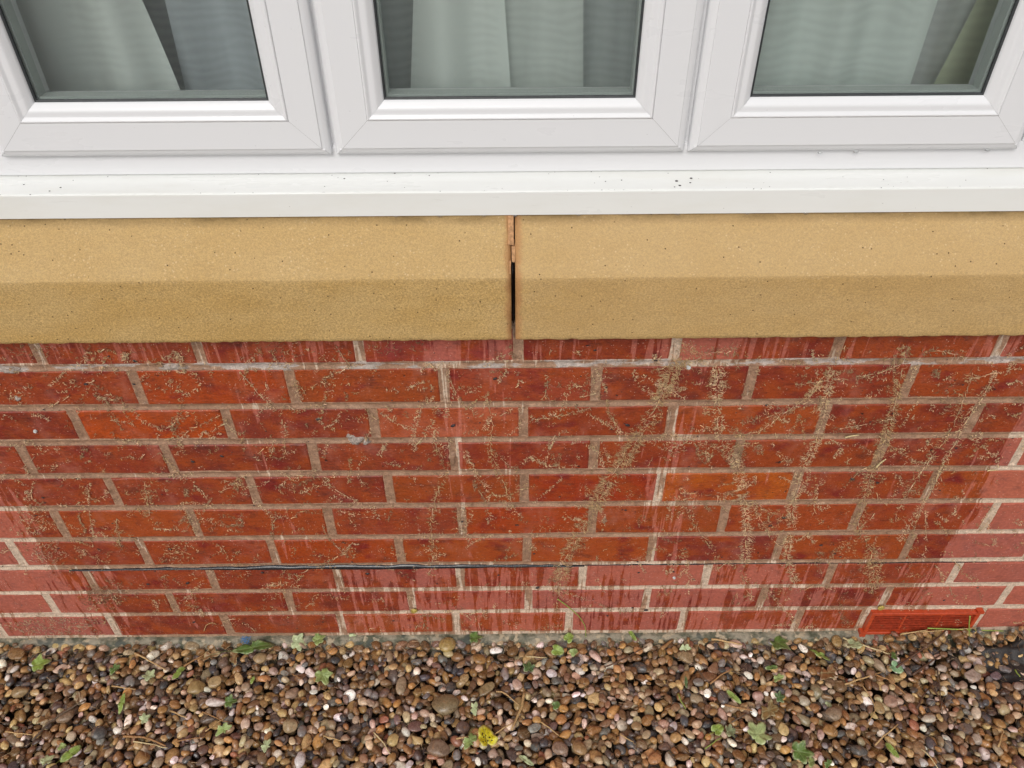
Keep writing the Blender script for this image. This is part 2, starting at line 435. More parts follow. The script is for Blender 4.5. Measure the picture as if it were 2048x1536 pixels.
SPECIAL = {(5, 5): (.50, .085, .012), (3, 1): (.42, .05, .008), (2, 1): (.40, .045, .008), (3, 3): (.46, .085, .045), (7, 3): (.40, .045, .008), (6, 4): (.40, .04, .008),
           (9, 5): (.22, .028, .028), (10, 8): (.20, .022, .03), (1, 3): (.25, .028, .028), (5, 4): (.34, .03, .008)}
PW = .0071   # half an upright joint

def brick_mesh(w, h, seed):
    r = np.random.default_rng(seed)
    nx, nz = 9, 4
    xs = np.linspace(-w / 2, w / 2, nx); zs = np.linspace(-h / 2, h / 2, nz)
    V, F = [], []
    bev = .0016
    tilt = r.normal(0, .0006, 2)
    idx = {}
    for i in range(nx):
        for k in range(nz):
            x, z = xs[i], zs[k]
            edge = i in (0, nx - 1) or k in (0, nz - 1)
            jx = r.normal(0, .0007); jz = r.normal(0, .0006)
            if i in (0, nx - 1) and k in (0, nz - 1) and r.random() < .35: jx += r.uniform(.001, .003); jz += r.uniform(.0008, .002)
            y = r.normal(0, .00022) + tilt[0] * x / (w / 2) + tilt[1] * z / (h / 2)
            if i == 0: x += bev + abs(jx)
            elif i == nx - 1: x -= bev + abs(jx)
            if k == 0: z += bev + abs(jz) * .9
            elif k == nz - 1: z -= bev + abs(jz) * .9
            if not edge: z += jz * 2
            idx[i, k] = len(V); V.append((x, y, z))
    for i in range(nx - 1):
        for k in range(nz - 1):
            F.append((idx[i, k], idx[i + 1, k], idx[i + 1, k + 1], idx[i, k + 1]))
    loop = [(i, 0) for i in range(nx)] + [(nx - 1, k) for k in range(1, nz)] + [(i, nz - 1) for i in range(nx - 2, -1, -1)] + [(0, k) for k in range(nz - 2, 0, -1)]
    m1, m2 = [], []
    for (i, k) in loop:
        x, y, z = V[idx[i, k]]
        ox = -w / 2 if i == 0 else (w / 2 if i == nx - 1 else x)
        oz = -h / 2 if k == 0 else (h / 2 if k == nz - 1 else z)
        m1.append(len(V)); V.append((ox, y + bev, oz))
        m2.append(len(V)); V.append((ox, .1, oz))
    L = len(loop)
    for a in range(L):
        b = (a + 1) % L
        F.append((idx[loop[b]], idx[loop[a]], m1[a], m1[b]))
        F.append((m1[b], m1[a], m2[a], m2[b]))
    return V, F

def mortar_strip(p0, p1, half, vertical, seed):
    """concave (bucket-handle) joint between two points on the wall"""
    L = abs((p1[1] - p0[1]) if vertical else (p1[0] - p0[0]))
    n = max(4, int(L / .0045))
    t = np.linspace(0, 1, n)[:, None]
    ext = half + .004
    prof = np.array([-ext, -half, -half * .8, -half * .45, 0, half * .45, half * .8, half, ext])
    dep = np.array([.0040, .0012, .0014, .0024, .0030, .0024, .0014, .0012, .0040])
    a = p0[0] + (p1[0] - p0[0]) * t; b = p0[1] + (p1[1] - p0[1]) * t
    s = prof[None, :] + 0 * t
    X = a + (s if vertical else 0 * s); Z = b + (0 * s if vertical else s)
    nz = vnoise(X * 160, Z * 160, seed) * .00045 + vnoise(X * 35, Z * 60, seed + 3) * .0007
    Y = dep[None, :] + nz
    P = np.stack([X, Y, Z], -1)
    if vertical: P = P[:, ::-1]
    return grid_mesh(P)

mV, mF, off = [], [], 0
def addm(VF):
    global off
    mV.append(VF[0]); mF.append(VF[1] + off); off += len(VF[0])
bseed = 100
for row in range(1, 11):
    zt, zb = ZJ[row - 1] - .0058, ZJ[row] + .0058
    if row == 8: zt -= .0015
    if row == 10: zb = -.5665
    xs = list(PERP[row])
    lone = list(xs)
    while lone[0] > XMIN: lone.insert(0, lone[0] - .225)
    while lone[-1] < XMAX: lone.append(lone[-1] + .225)
    n0 = lone.index(xs[0])
    for i in range(len(lone) - 1):
        a, b = lone[i] + PW, lone[i + 1] - PW
        addm(mortar_strip((lone[i + 1], zt + .003), (lone[i + 1], zb - .003), PW, True, bseed))
        if row == 10 and abs(lone[i] - .684) < .001: continue        # the vent sits here
        bseed += 1
        j = i - n0 + 1
        V, F = brick_mesh(b - a, zt - zb, bseed)
        cx, cz = (a + b) / 2, (zt + zb) / 2
        r = random.Random(bseed)
        me = bpy.data.meshes.new('brick'); me.from_pydata(V, [], F); me.update()
        o = link('brick', me, MAT['brick'], wall, loc=(cx, r.uniform(-.0004, .0008), cz + .585))
        o.rotation_euler = (0, r.gauss(0, .0022), 0)
        c = SPECIAL.get((row, j)) or r.choice(PAL)
        f = r.uniform(.88, 1.12)
        o.color = (c[0] * f, c[1] * f * 1.28, c[2] * f * 1.05, 1)
for k, z in enumerate(ZJ):
    if k == 0: addm(mortar_strip((XMIN - .2, .1705), (XMAX + .2, .1705), .0035, False, 5)); continue
    if k == 10: addm(mortar_strip((XMIN - .2, -.5705), (XMAX + .2, -.5705), .0055, False, 55)); continue
    addm(mortar_strip((XMIN - .2, z + (.001 if k == 7 else 0)), (XMAX + .2, z + (.001 if k == 7 else 0)), .0060, False, k * 7))
me = npmesh('mortar', np.concatenate(mV), np.concatenate(mF))
link('mortar', me, MAT['mortar'], wall)

# damp proof course: thin black sheet edge squeezed out of a joint, torn and wavy
def dpc(x0, x1, th, proud, seed):
    n = int((x1 - x0) / .006)
    X = np.linspace(x0, x1, n)
    fade = np.clip(np.minimum(X - x0, x1 - X) / .05, .15, 1)
    T = th(X) * fade * (1 + .35 * vnoise(X * 45, X * 0, seed))
    pr = proud * (1 + .5 * vnoise(X * 30, X * 0 + 3, seed))
    zc = -.3572 + .0008 * vnoise(X * 12, X * 0, seed + 1)
    P = np.stack([np.stack([X, 0 * X + .006, zc + T * .6], -1), np.stack([X, -pr * .2 + 0 * X, zc + T * .5], -1), np.stack([X, -pr, zc + T * .1], -1),
                  np.stack([X, -pr * .9, zc - T * .45], -1), np.stack([X, -pr * .3, zc - T * .65], -1), np.stack([X, 0 * X + .006, zc - T * .6], -1)], 1)
    return grid_mesh(P)
V1, F1 = dpc(-.80, .13, lambda x: np.interp(x, [-.8, -.7, -.55, -.45, -.25, -.1, 0, .13], [.0014, .0026, .0044, .0064, .0072, .0078, .0045, .0024]), .0022, 3)
V2, F2 = dpc(.13, .86, lambda x: np.interp(x, [.13, .4, .86], [.0016, .0008, .0004]), .0006, 9)
me = npmesh('damp_proof_course', np.concatenate([V1, V2]), np.concatenate([F1, F2 + len(V1)]))
link('damp_proof_course', me, MAT['dpc'], wall)

# rough footing that shows under the last course
X = np.arange(-1.4, 1.4, .005); pr = [(.02, -.5745), (-.001, -.5755), (-.007, -.5765), (-.011, -.580), (-.015, -.585), (-.018, -.593), (-.021, -.610), (-.022, -.66)]
P = np.zeros((len(X), len(pr), 3))
for j, (y, z) in enumerate(pr):
    P[:, j, 0] = X
    P[:, j, 1] = y + (.004 * vnoise(X * 28, X * 0 + j * .7, 4) + .002 * vnoise(X * 110, X * 0 + j * 1.7, 5)) * min(1, j / 2)
    P[:, j, 2] = z + (.0018 * vnoise(X * 40, X * 0 + j * .9, 6)) * min(1, j / 2)
V, F = grid_mesh(P)
link('footing', npmesh('footing', V, F), MAT['footing'], wall)

# the house goes on above and beside, which keeps half of the sky off the sill
extrude_x('upper_wall', [(0, 1.072), (0, 5.0), (.3, 5.0), (.3, 1.072)], -6, 6, MAT['plain'], wall)
extrude_x('eaves', [(-.40, 4.98), (-.40, 5.2), (.3, 5.3), (.3, 5.003)], -6, 6, MAT['plain'], wall)
for sx in (-1, 1): extrude_x('side_wall', [(0, -.62), (0, 1.07), (.3, 1.07), (.3, -.62)], min(sx * 1.56, sx * 6), max(sx * 1.56, sx * 6), MAT['plain'], wall)

# splashes of old render / cement stuck on the bricks
def lump(px, py, rx, rz, th, seed):
    c = on_wall(px, py); r = np.random.default_rng(seed)
    n = 14; A = np.linspace(0, 2 * np.pi, n, endpoint=False)
    R1 = 1 + .35 * r.normal(size=n).clip(-1.2, 1.2)
    V = [(c.x, -th, c.z)]; F = []
    for q, (k, y) in enumerate(((.35, -th), (.7, -th * .6), (1.0, .002))):
        for a, w in zip(A, R1): V.append((c.x + math.cos(a) * rx * k * w, y + r.normal() * th * .2, c.z + math.sin(a) * rz * k * w))
    for i in range(n):
        j = (i + 1) % n; F.append((0, 1 + j, 1 + i))
        for q in range(2): F.append((1 + q * n + i, 1 + q * n + j, 1 + (q + 1) * n + j, 1 + (q + 1) * n + i))
    return V, F
for (px, py, rx, rz, th, s) in [(712, 880, .011, .010, .004, 1), (700, 872, .006, .005, .003, 2), (732, 884, .006, .006, .003, 3), (20, 742, .018, .004, .002, 4), (345, 735, .02, .004, .002, 5), (36, 798, .004, .005, .002, 6),
                            (905, 915, .006, .016, .002, 7), (1210, 1038, .004, .012, .0015, 8)]:
    V, F = lump(px, py, rx, rz, th, s)
    pydata('cement_splash', V, F, MAT['mortar'] if s in (7, 8) else simple('pale_cement', (.36, .30, .26), .8, .3, 0, .8, 300, .3) if s == 1 else bpy.data.materials['pale_cement'] if s < 7 else MAT['mortar'], wall, True)

# ---------------------------------------------------------------- stone sill: two blocks and the failed joint between them
def stone_block(name, x0, x1, seed, label):
    # section through the sill from the underside, up the front, over the slope
    sec = [(.10, .1700), (-.012, .1700), (-.0285, .1698), (-.0300, .1712)]
    sec += [(-.0300, z) for z in np.linspace(.176, .262, 22)]
    sec += [(-.0299, .2660), (-.0296, .2667), (-.0288, .2672)]
    a = np.array([-.0288, .2674]); b = np.array([.034, .3400])
    sec += [tuple(a + (b - a) * t) for t in np.linspace(.06, 1, 24)]
    sec += [(.06, .345), (.10, .345)]
    sec = np.array(sec)
    nX = int((x1 - x0) / .005)
    X = np.linspace(x0, x1, nX)
    P = np.zeros((nX, len(sec), 3))
    P[..., 0] = X[:, None]; P[..., 1] = sec[None, :, 0]; P[..., 2] = sec[None, :, 1]
    cum = np.concatenate([[0], np.cumsum(np.hypot(*np.diff(sec, axis=0).T))])
    d = .00035 * vnoise(X[:, None] * 260, cum[None] * 260, seed) + .0006 * vnoise(X[:, None] * 50, cum[None] * 50, seed + 1) + .0009 * vnoise(X[:, None] * 7, cum[None] * 9, seed + 2)
    P[:, 3:-3, 1] += d[:, 3:-3]
    low = np.array([0, 1, 1, .6] + [0] * (len(sec) - 4))
    P[..., 2] += low[None] * .0012 * vnoise(X[:, None] * 120, X[:, None] * 0, seed + 5)
    # rounded, chipped ends at the joint
    e = x1 if x1 < .2 else x0
    de = np.abs(X - e)
    rr = np.clip(1 - de / .006, 0, 1) ** 2
    chip = .0035 * rr[:, None] * (1 + .8 * vnoise(X[:, None] * 0 + 1, cum[None] * 90, seed + 8))
    P[:, 3:-2, 1] += chip[:, 3:-2]
    V, F = grid_mesh(P)
    nsec = len(sec)
    me = npmesh(name, V, F[:, ::-1])
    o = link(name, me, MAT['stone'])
    # end caps
    V = []; Fc = []
    for ex, row in ((0, P[0]), (1, P[-1])):
        o0 = len(V); V += [tuple(p) for p in row]
        Fc.append(tuple(range(o0, o0 + nsec)) if ex else tuple(range(o0, o0 + nsec))[::-1])
    bm = bmesh.new(); bm.from_mesh(me)
    for ex in (0, 1):
        vs = [bm.verts.new(tuple(p)) for p in P[-ex]]
        bm.faces.new(vs)
    bmesh.ops.remove_doubles(bm, verts=bm.verts, dist=1e-6)
    bmesh.ops.recalc_face_normals(bm, faces=bm.faces)
    bm.to_mesh(me); bm.free()
    tag(o, label, 'stone sill', 'blocks of the stone window sill')
    return o
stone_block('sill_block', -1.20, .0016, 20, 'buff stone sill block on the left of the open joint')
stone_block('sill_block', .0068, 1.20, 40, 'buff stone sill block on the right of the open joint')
jt = empty('sill_joint', (.004, 0, .17))
tag(jt, 'cracked open joint with loose orange mortar between the two sill blocks', 'joint')
def box(name, x0, x1, y0, y1, z0, z1, mat, parent=None, bev=0., jit=0., seed=0):
    bm = bmesh.new(); bmesh.ops.create_cube(bm, size=1)
    r = random.Random(seed)
    for v in bm.verts:
        v.co = ((x0 + x1) / 2 + v.co.x * (x1 - x0), (y0 + y1) / 2 + v.co.y * (y1 - y0), (z0 + z1) / 2 + v.co.z * (z1 - z0))
        v.co += Vector([r.uniform(-jit, jit) for _ in range(3)])
    if bev: bmesh.ops.bevel(bm, geom=list(bm.edges), offset=bev, segments=2, affect='EDGES', profile=.6)
    me = bpy.data.meshes.new(name); bm.to_mesh(me); bm.free()
    return link(name, me, mat, parent)
def slope_y(z): return -.0278 + (z - .2672) * (.0618 / .0728)
# mortar fragments that still cling in the top of the joint
def slope_piece(x0, x1, z0, z1, proud, seed, mat):
    V = []; r = random.Random(seed)
    for z in (z0, (z0 + z1) / 2, z1):
        for x in (x0, x1):
            V.append((x + r.uniform(-.0004, .0004), slope_y(z) - proud, z + r.uniform(-.0006, .0006)))
    n = len(V)
    V += [(x, y + .02, z) for x, y, z in V]
    F = [(0, 1, 3, 2), (2, 3, 5, 4), (1, 7, 9, 3), (3, 9, 11, 5), (0, 2, 8, 6), (2, 4, 10, 8), (0, 6, 7, 1), (4, 5, 11, 10)]
    o = pydata('mortar_fragment', V, F, mat, jt)
    bm = bmesh.new(); bm.from_mesh(o.data); bmesh.ops.recalc_face_normals(bm, faces=bm.faces); bm.to_mesh(o.data); bm.free()
slope_piece(-.0016, .0050, .2985, .331, .0010, 1, MAT['fill'])
slope_piece(.0022, .0066, .2815, .2965, .0002, 2, MAT['fill'])
slope_piece(-.0005, .0012, .270, .282, .0003, 3, MAT['fill'])
box('joint_backing', .0017, .0067, .030, .036, .172, .33, MAT['dark'], jt)
# curled black plastic strip deep in the joint
n = 60; Zs = np.linspace(.186, .278, n)
P = np.zeros((n, 4, 3))
for j, (dx, dy) in enumerate(((-.0012, .004), (-.0002, -.001), (.0006, -.001), (.0010, .004))):
    P[:, j, 0] = .0038 + dx + .0003 * vnoise(Zs * 60, Zs * 0, 2); P[:, j, 1] = -.012 + dy + .002 * vnoise(Zs * 35, Zs * 0, 3) + np.clip(Zs - .262, 0, 1) * .8; P[:, j, 2] = Zs
V, F = grid_mesh(P)
link('plastic_strip', npmesh('plastic_strip', V, F), MAT['dpc'], jt)
V, F = lump(1034, 622, .0025, .007, .030, 12)
pydata('mortar_fragment', [(x - .0005, y + .006, z) for x, y, z in V], F, bpy.data.materials['orange_mortar'], jt, True)

# ---------------------------------------------------------------- window
win = empty('casement_window', (0, .06, .37))
tag(win, 'white plastic casement window with three sashes above the stone sill', 'window')
extrude_x('window_sill', [(.0200, .3285), (.0200, .3590), (.0206, .3602), (.0220, .3612), (.040, .3652), (.0562, .3692), (.0562, .3702), (.125, .3702), (.125, .3500), (.034, .3420), (.034, .3385), (.0235, .3300), (.0225, .3285)], -.80, .80, MAT['cill'], win)
extrude_x('outer_frame_rail', [(.0545, .3712), (.0530, .3720), (.0530, .4060), (.066, .410), (.066, .4400), (.115, .4400), (.115, .3712)], -.80, .80, MAT['upvc'], win)
for (a, b) in ((-.2230, -.2065), (.2090, .2255), (-.72, -.6285), (.6315, .72)):
    wide = abs(a - b) > .05
    box('mullion' if not wide else 'frame_post', a, b, .0565 if not wide else .0520, .118, .4062, 1.05, MAT['upvc'], win, .001)
def ring(name, x0, x1, z0, z1, prof, mat, parent, smooth=True, closed=False, seamgap=0):
    """profile of (inward offset, y) mitred round a rectangle"""
    n = len(prof)
    V, F = [], []
    for (sx, sz) in ((0, 0), (1, 0), (1, 1), (0, 1)):
        for o, y in prof:
            V.append((x0 + o if sx == 0 else x1 - o, y, z0 + o if sz == 0 else z1 - o))
    VV = []
    for c in range(4):
        d = (c + 1) % 4
        b0 = len(VV)
        VV += V[c * n:(c + 1) * n] + V[d * n:(d + 1) * n]
        for i in range(n - 1 + (1 if closed else 0)):
            j = (i + 1) % n
            F.append((b0 + i, b0 + n + i, b0 + n + j, b0 + j))
    o = pydata(name, VV, F, mat, parent, smooth)
    return o
def sub(prof, k=6):
    """round the profile a little by Catmull style resampling"""
    out = []
    P = [prof[0]] + list(prof) + [prof[-1]]
    for i in range(1, len(P) - 2):
        p0, p1, p2, p3 = (np.array(P[j]) for j in (i - 1, i, i + 1, i + 2))
        for t in np.linspace(0, 1, k, endpoint=False):
            out.append(tuple(.5 * ((2 * p1) + (-p0 + p2) * t + (2 * p0 - 5 * p1 + 4 * p2 - p3) * t * t + (-p0 + 3 * p1 - 3 * p2 + p3) * t ** 3)))
    out.append(tuple(prof[-1])); return out
LIP = [(0, .060), (0, .0490), (.0003, .0474), (.0012, .0458), (.0030, .0442), (.0052, .0429), (.0074, .0421), (.0090, .0417), (.0095, .0414), (.0098, .0402), (.0104, .0400)]
FACE = [(.0104, .0400), (.0436, .0400)]
BEAD = sub([(.0440, .0398), (.0452, .0388), (.0468, .0392), (.0496, .0412), (.0520, .0416), (.0556, .0418), (.0580, .0426), (.0610, .0448), (.0640, .0474), (.0652, .0498)], 4)
TOPZ = 1.02
def sash(x0, x1, label_part):
    s = empty('sash', (0, 0, 0)); s.parent = win; s.location = -win.location
    z0 = .3985
    nm = []
    # each profile length is a part: two stiles and two rails, mitred with a fine weld seam
    def member(name, side, prof, mat, smooth=True, eps=.00015, parent=None):
        def cor(o, c):
            sx, sz = c
            return (x0 + o if sx == 0 else x1 - o, z0 + o if sz == 0 else TOPZ - o)
        cs = {'bottom': ((0, 0), (1, 0)), 'right': ((1, 0), (1, 1)), 'top': ((1, 1), (0, 1)), 'left': ((0, 1), (0, 0))}[side]
        V, F = [], []
        for q, c in enumerate(cs):
            for o, y in prof:
                x, z = cor(o, c)
                sgn = (1 if q == 0 else -1) * eps
                if side == 'bottom': x += sgn
                elif side == 'top': x -= sgn
                elif side == 'right': z += sgn
                else: z -= sgn
                V.append((x, y, z))
        n = len(prof)
        F = [(i, n + i, n + i + 1, i + 1) for i in range(n - 1)]
        o = pydata(name, V, F, mat, parent, smooth)
        return o
    for side in ('bottom', 'top', 'left', 'right'):
        nme = 'rail' if side in ('bottom', 'top') else 'stile'
        prof = LIP + [(.0106, .0400)] + FACE[1:] + [(.0437, .0402), (.0437, .0450)]
        member(nme, side, prof, MAT['upvc'], False, parent=s)
        member('glazing_bead', side, [(.0440, .0450)] + BEAD + [(.0655, .056)], MAT['upvc'], True, .0001, parent=s)
    # dark seams behind the mitres and beads
    ring('seam', x0, x1, z0, TOPZ, [(.0425, .0430), (.0450, .0430)], MAT['groove'], s)
    for cx, sx in ((x0, 1), (x1, -1)):
        V = [(cx + sx * .0095 - .0006, .0408, z0 + .0095), (cx + sx * .0095 + .0006, .0408, z0 + .0095), (cx + sx * .0655 + .0006, .0515, z0 + .0655), (cx + sx * .0655 - .0006, .0515, z0 + .0655)]
        V[2] = (V[2][0], .0408, z0 + .0655); V[3] = (V[3][0], .0408, z0 + .0655)
        pydata('weld_seam', [V[0], V[1], (cx + sx * .0435 + .0006, .0408, z0 + .0435), (cx + sx * .0435 - .0006, .0408, z0 + .0435)], [(0, 1, 2, 3)], MAT['groove'], s)
        # the little bead of plastic left by welding the corner
        bm = bmesh.new(); bmesh.ops.create_uvsphere(bm, u_segments=10, v_segments=6, radius=1)
        for v in bm.verts: v.co = (cx + sx * .0078 + v.co.x * .0026 * (1 + .3 * v.co.z), .0432 + v.co.y * .0020, z0 + .0078 + v.co.z * .0020 + v.co.x * sx * .001)
        me = bpy.data.meshes.new('weld_bead'); bm.to_mesh(me); bm.free()
        for pp in me.polygons: pp.use_smooth = True
        link('weld_bead', me, MAT['upvc'], s)
    g = .0655
    ring('gasket', x0 + g, x1 - g, z0 + g, TOPZ - g, [(-.003, .0495), (.0012, .0500), (.0022, .0508), (.0022, .0530)], MAT['gasket'], s)
    gx0, gx1, gz0, gz1 = x0 + g - .002, x1 - g + .002, z0 + g - .002, TOPZ - g + .002
    for y in (.0520, .0720):
        box('glass_pane', gx0, gx1, y, y + .004, gz0, gz1, MAT['glass'], s)
    ring('spacer_bar', gx0, gx1, gz0, gz1, [(0, .0562), (.0062, .0562), (.0062, .0718), (0, .0718)], MAT['spacer'], s, False)
    n = int((gx1 - gx0 - .02) / .0042)
    hv, hf = [], []
    for i in range(n):                      # perforations along the spacer
        x = gx0 + .012 + i * .0042; b0 = len(hv); z = gz0 + .00645
        hv += [(x, .0600, z), (x + .002, .0600, z), (x + .002, .0612, z), (x, .0612, z)]; hf.append((b0, b0 + 1, b0 + 2, b0 + 3))
    so = pydata('spacer_perforations', hv, hf, MAT['board'], s)
    ring('inner_frame', gx0 - .01, gx1 + .01, gz0 - .01, gz1 + .01, [(.004, .0765), (.0105, .0766), (.0120, .0775), (.0122, .088), (0, .088)], MAT['upvc'], s, False)
    return s
sash(-.6235, -.2175, 'left'); sash(-.2120, .2150, 'middle'); sash(.2200, .6262, 'right')
extrude_x('frame_head', [(.052, 1.022), (.052, 1.07), (.118, 1.07), (.118, 1.022)], -.80, .80, MAT['upvc'], win)
# wide white corner posts of the bay, outside the picture
for s_ in (-1, 1):
    box('bay_post', min(s_ * .722, s_ * 1.2), max(s_ * .722, s_ * 1.2), .060, .118, .346, 1.07, MAT['upvc'], win, .001)

# room behind the glass
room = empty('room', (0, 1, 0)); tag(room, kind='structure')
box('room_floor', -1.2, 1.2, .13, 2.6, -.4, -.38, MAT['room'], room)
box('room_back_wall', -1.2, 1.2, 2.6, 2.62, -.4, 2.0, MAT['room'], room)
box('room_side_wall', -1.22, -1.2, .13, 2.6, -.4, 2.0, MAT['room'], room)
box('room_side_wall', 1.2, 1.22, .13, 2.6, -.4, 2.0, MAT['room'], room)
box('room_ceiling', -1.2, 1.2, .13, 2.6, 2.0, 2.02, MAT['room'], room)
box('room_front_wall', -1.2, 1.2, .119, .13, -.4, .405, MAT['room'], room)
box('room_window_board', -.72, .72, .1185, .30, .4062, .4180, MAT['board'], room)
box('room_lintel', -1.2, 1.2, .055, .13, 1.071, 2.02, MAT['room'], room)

def curtain(name, y, edges, opac, label, seed, col=(.88, .93, .90), amp=.009, freq=70, lf=False):
    """edges: (left bottom px, left top px, right bottom px, right top px) measured at photo rows 185 and 0"""
    (lb, lt, rb, rt) = edges
    A, B = on_wall(lb, 185, y), on_wall(lt, 0, y)
    Cc, D = on_wall(rb, 185, y), on_wall(rt, 0, y)
    z0, z1 = .419, 1.04
    nz, nx = 40, 60
    P = np.zeros((nz, nx, 3))
    for i, z in enumerate(np.linspace(z0, z1, nz)):
        tl = (z - A.z) / (B.z - A.z)
        xl = A.x + (B.x - A.x) * tl; xr = Cc.x + (D.x - Cc.x) * tl
        u = np.linspace(0, 1, nx); x = xl + (xr - xl) * u
        P[i, :, 0] = x
        P[i, :, 1] = y + amp * np.sin(x * freq + seed) + amp * .5 * vnoise(x * 25, x * 0 + z * 3, seed)
        P[i, :, 2] = z
    V, F = grid_mesh(P)
    o = link(name, npmesh(name, V, F), voile_material('voile_%d' % seed, opac, col, seed * 1.7))
    tag(o, label, 'curtain', 'sheer curtains behind the glass')
curtain('voile_curtain', .150, (30, -60, 356, 276), .98, 'sheer voile panel filling the left of the left pane, with slanted edge', 1)
curtain('voile_curtain', .190, (372, 330, 640, 600), .62, 'thin bluish voile panel at the right of the left pane', 2, (.74, .80, .86))
curtain('voile_curtain', .190, (700, 700, 832, 838), .58, 'dark sheer fold at the left edge of the middle pane', 3, (.84, .9, .89))
curtain('voile_curtain', .150, (820, 826, 1022, 1009), 1.0, 'brightest voile panel in the middle pane', 4, (.90, .95, .92))
curtain('voile_curtain', .175, (1010, 1000, 1166, 1166), .86, 'mid grey voile fold right of the brightest panel in the middle pane', 5, (.86, .91, .88))
curtain('voile_curtain', .200, (1160, 1160, 1330, 1330), .52, 'dark sheer fold at the right edge of the middle pane', 6, (.82, .88, .88))
curtain('voile_curtain', .150, (1440, 1470, 1808, 1870), .95, 'broad grey green voile panel across the right pane', 7, (.86, .93, .90))
curtain('voile_curtain', .185, (1790, 1850, 1872, 1968), .74, 'narrow grey voile fold towards the right of the right pane', 8, (.84, .87, .87), .004, 120)
curtain('lined_curtain', .165, (1856, 1950, 2010, 2120), .85, 'yellowish green curtain edge at the far right of the right pane', 9, (.86, .92, .68), .004)

curtain('voile_curtain', .245, (-60, -120, 2120, 2180), .50, 'wide plain net curtain hanging behind all the other curtains', 11, (.80, .86, .88), .012, 40)

# drips hanging from the sill board and rails
dm = M('water'); dm.pr(Base_Color=(.95, .97, .97), Roughness=.02, Transmission_Weight=.9, IOR=1.33)
def drop(px, py, y, w, h, label):
    c = on_wall(px, py, y)
    bm = bmesh.new(); bmesh.ops.create_uvsphere(bm, u_segments=12, v_segments=8, radius=1)
    for v in bm.verts: v.co = (v.co.x * w, v.co.y * w * .7, v.co.z * h)
    me = bpy.data.meshes.new('water_drop'); bm.to_mesh(me); bm.free()
    for p in me.polygons: p.use_smooth = True
    o = link('water_drop', me, dm.m, loc=tuple(c))
    tag(o, label, 'water drop', 'water drops on the window')
for px, lab in ((792, 'drip under the white sill board, farthest left of the row'), (880, 'drip under the sill board midway between the leftmost drip and the stone joint'), (968, 'drip under the sill board just left of the stone joint'),
                (1030, 'drip hanging under the sill board right above the stone joint'), (1157, 'drip under the sill board a little right of the stone joint'), (1355, 'pale drip under the sill board below the right sash edge'),
                (1495, 'drip under the sill board, second from the right'), (1612, 'drip hanging farthest right under the sill board')):
    drop(px, 432 - (px - 792) * .0075, .0225, .0034, .0022, 'clear ' + lab)
for px, py, w, lab in ((1532, 293, .0022, 'single round drop on the bottom lip of the right sash'), (1712, 303, .0035, 'flat drop under the right sash rail, middle of three'), (1640, 305, .003, 'flat drop under the right sash rail, left of three'), (1975, 300, .0035, 'flat drop under the right sash rail near its right corner')):
    drop(px, py, .0470 if py < 300 else .0478, w, .0015, 'clear ' + lab)

# ---------------------------------------------------------------- air brick
vent = empty('air_vent', (.7975, 0, -.54))
tag(vent, 'orange red plastic air vent low in the wall, half buried in pebbles', 'air vent')
vx0, vx1, vz0, vz1 = .6925, .9030, -.5760, -.5050
def vring(name, x0, x1, z0, z1, prof):
    return ring(name, x0, x1, z0, z1, prof, MAT['vent'], vent, False)
vring('vent_frame', vx0, vx1, vz0, vz1, [(0, .05), (0, -.0065), (.001, -.0075), (.0065, -.0075), (.0075, -.0065), (.0085, .02)])
for i in range(7):
    z = vz0 + .0125 + i * .0082
    extrude_x('louvre', [(-.0030, z - .0016), (-.0040, z - .0006), (-.0036, z + .0010), (.0060, z + .0026), (.0120, z + .0020), (.0120, z - .0002), (.0040, z - .0008)], vx0 + .0085, vx1 - .0085, MAT['slat'], vent)
for i, x in enumerate((vx0 + .070, vx0 + .140)):
    box('divider', x - .0018, x + .0018, -.0036, .012, vz0 + .009, vz1 - .009, MAT['vent'], vent)
box('vent_backing', vx0 + .009, vx1 - .009, .030, .034, vz0 + .007, vz1 - .007, MAT['dark'], vent)  # dark panel whose colour stands in for the shade between the louvres
# bottom lip that sticks out on the left, and the lug at the top right corner
extrude_x('drip_lip', [(.0, -.5770), (-.012, -.5830), (-.014, -.5850), (-.013, -.5870), (.0, -.5830)], vx0 - .002, vx0 + .062, MAT['vent'], vent)
box('vent_lug', vx0 - .006, vx0 + .006, -.010, .004, -.5835, -.5660, MAT['vent'], vent, .0015)
box('vent_lug', vx1 - .009, vx1 + .004, -.009, .004, -.5075, -.5005, MAT['vent'], vent, .0015)
slabp = lump(1945, 1240, .003, .012, .002, 33)
pydata('mortar_fillet', slabp[0], slabp[1], bpy.data.materials['pale_cement'], vent, True)

# ---------------------------------------------------------------- ground
ground = empty('ground', (0, 0, -.66)); tag(ground, kind='structure')
box('soil', -30, 30, -40, .3, -.80, -.640, MAT['soil'], ground)
GX0, GX1, GY0, GY1, RES = -1.12, 1.12, -.44, -.006, .002
NX, NY = int((GX1 - GX0) / RES), int((GY1 - GY0) / RES)
gxs = GX0 + (np.arange(NX) + .5) * RES; gys = GY0 + (np.arange(NY) + .5) * RES
hm = np.full((NX, NY), -.630)
XX, YY = np.meshgrid(gxs, gys, indexing='ij')
target = -.585 + .0035 * vnoise(XX * 7, YY * 7, 1) + .002 * vnoise(XX * 20, YY * 20, 2)
near = np.clip(1 + YY / .09, 0, 1)
target += near * (np.interp(XX, [-1.15, .60, .72, .80, 1.15], [.004, .004, .010, .034, .036]))
target += near * np.interp(XX, [-1.15, -.85, -.70], [.004, .002, 0])
shc = on_ground(2035, 1322)
inshe = ((XX - shc.x) / .095) ** 2 + ((YY - shc.y) / .050) ** 2 + .5 * vnoise(XX * 30, YY * 30, 9) < 1
target[inshe] -= .014
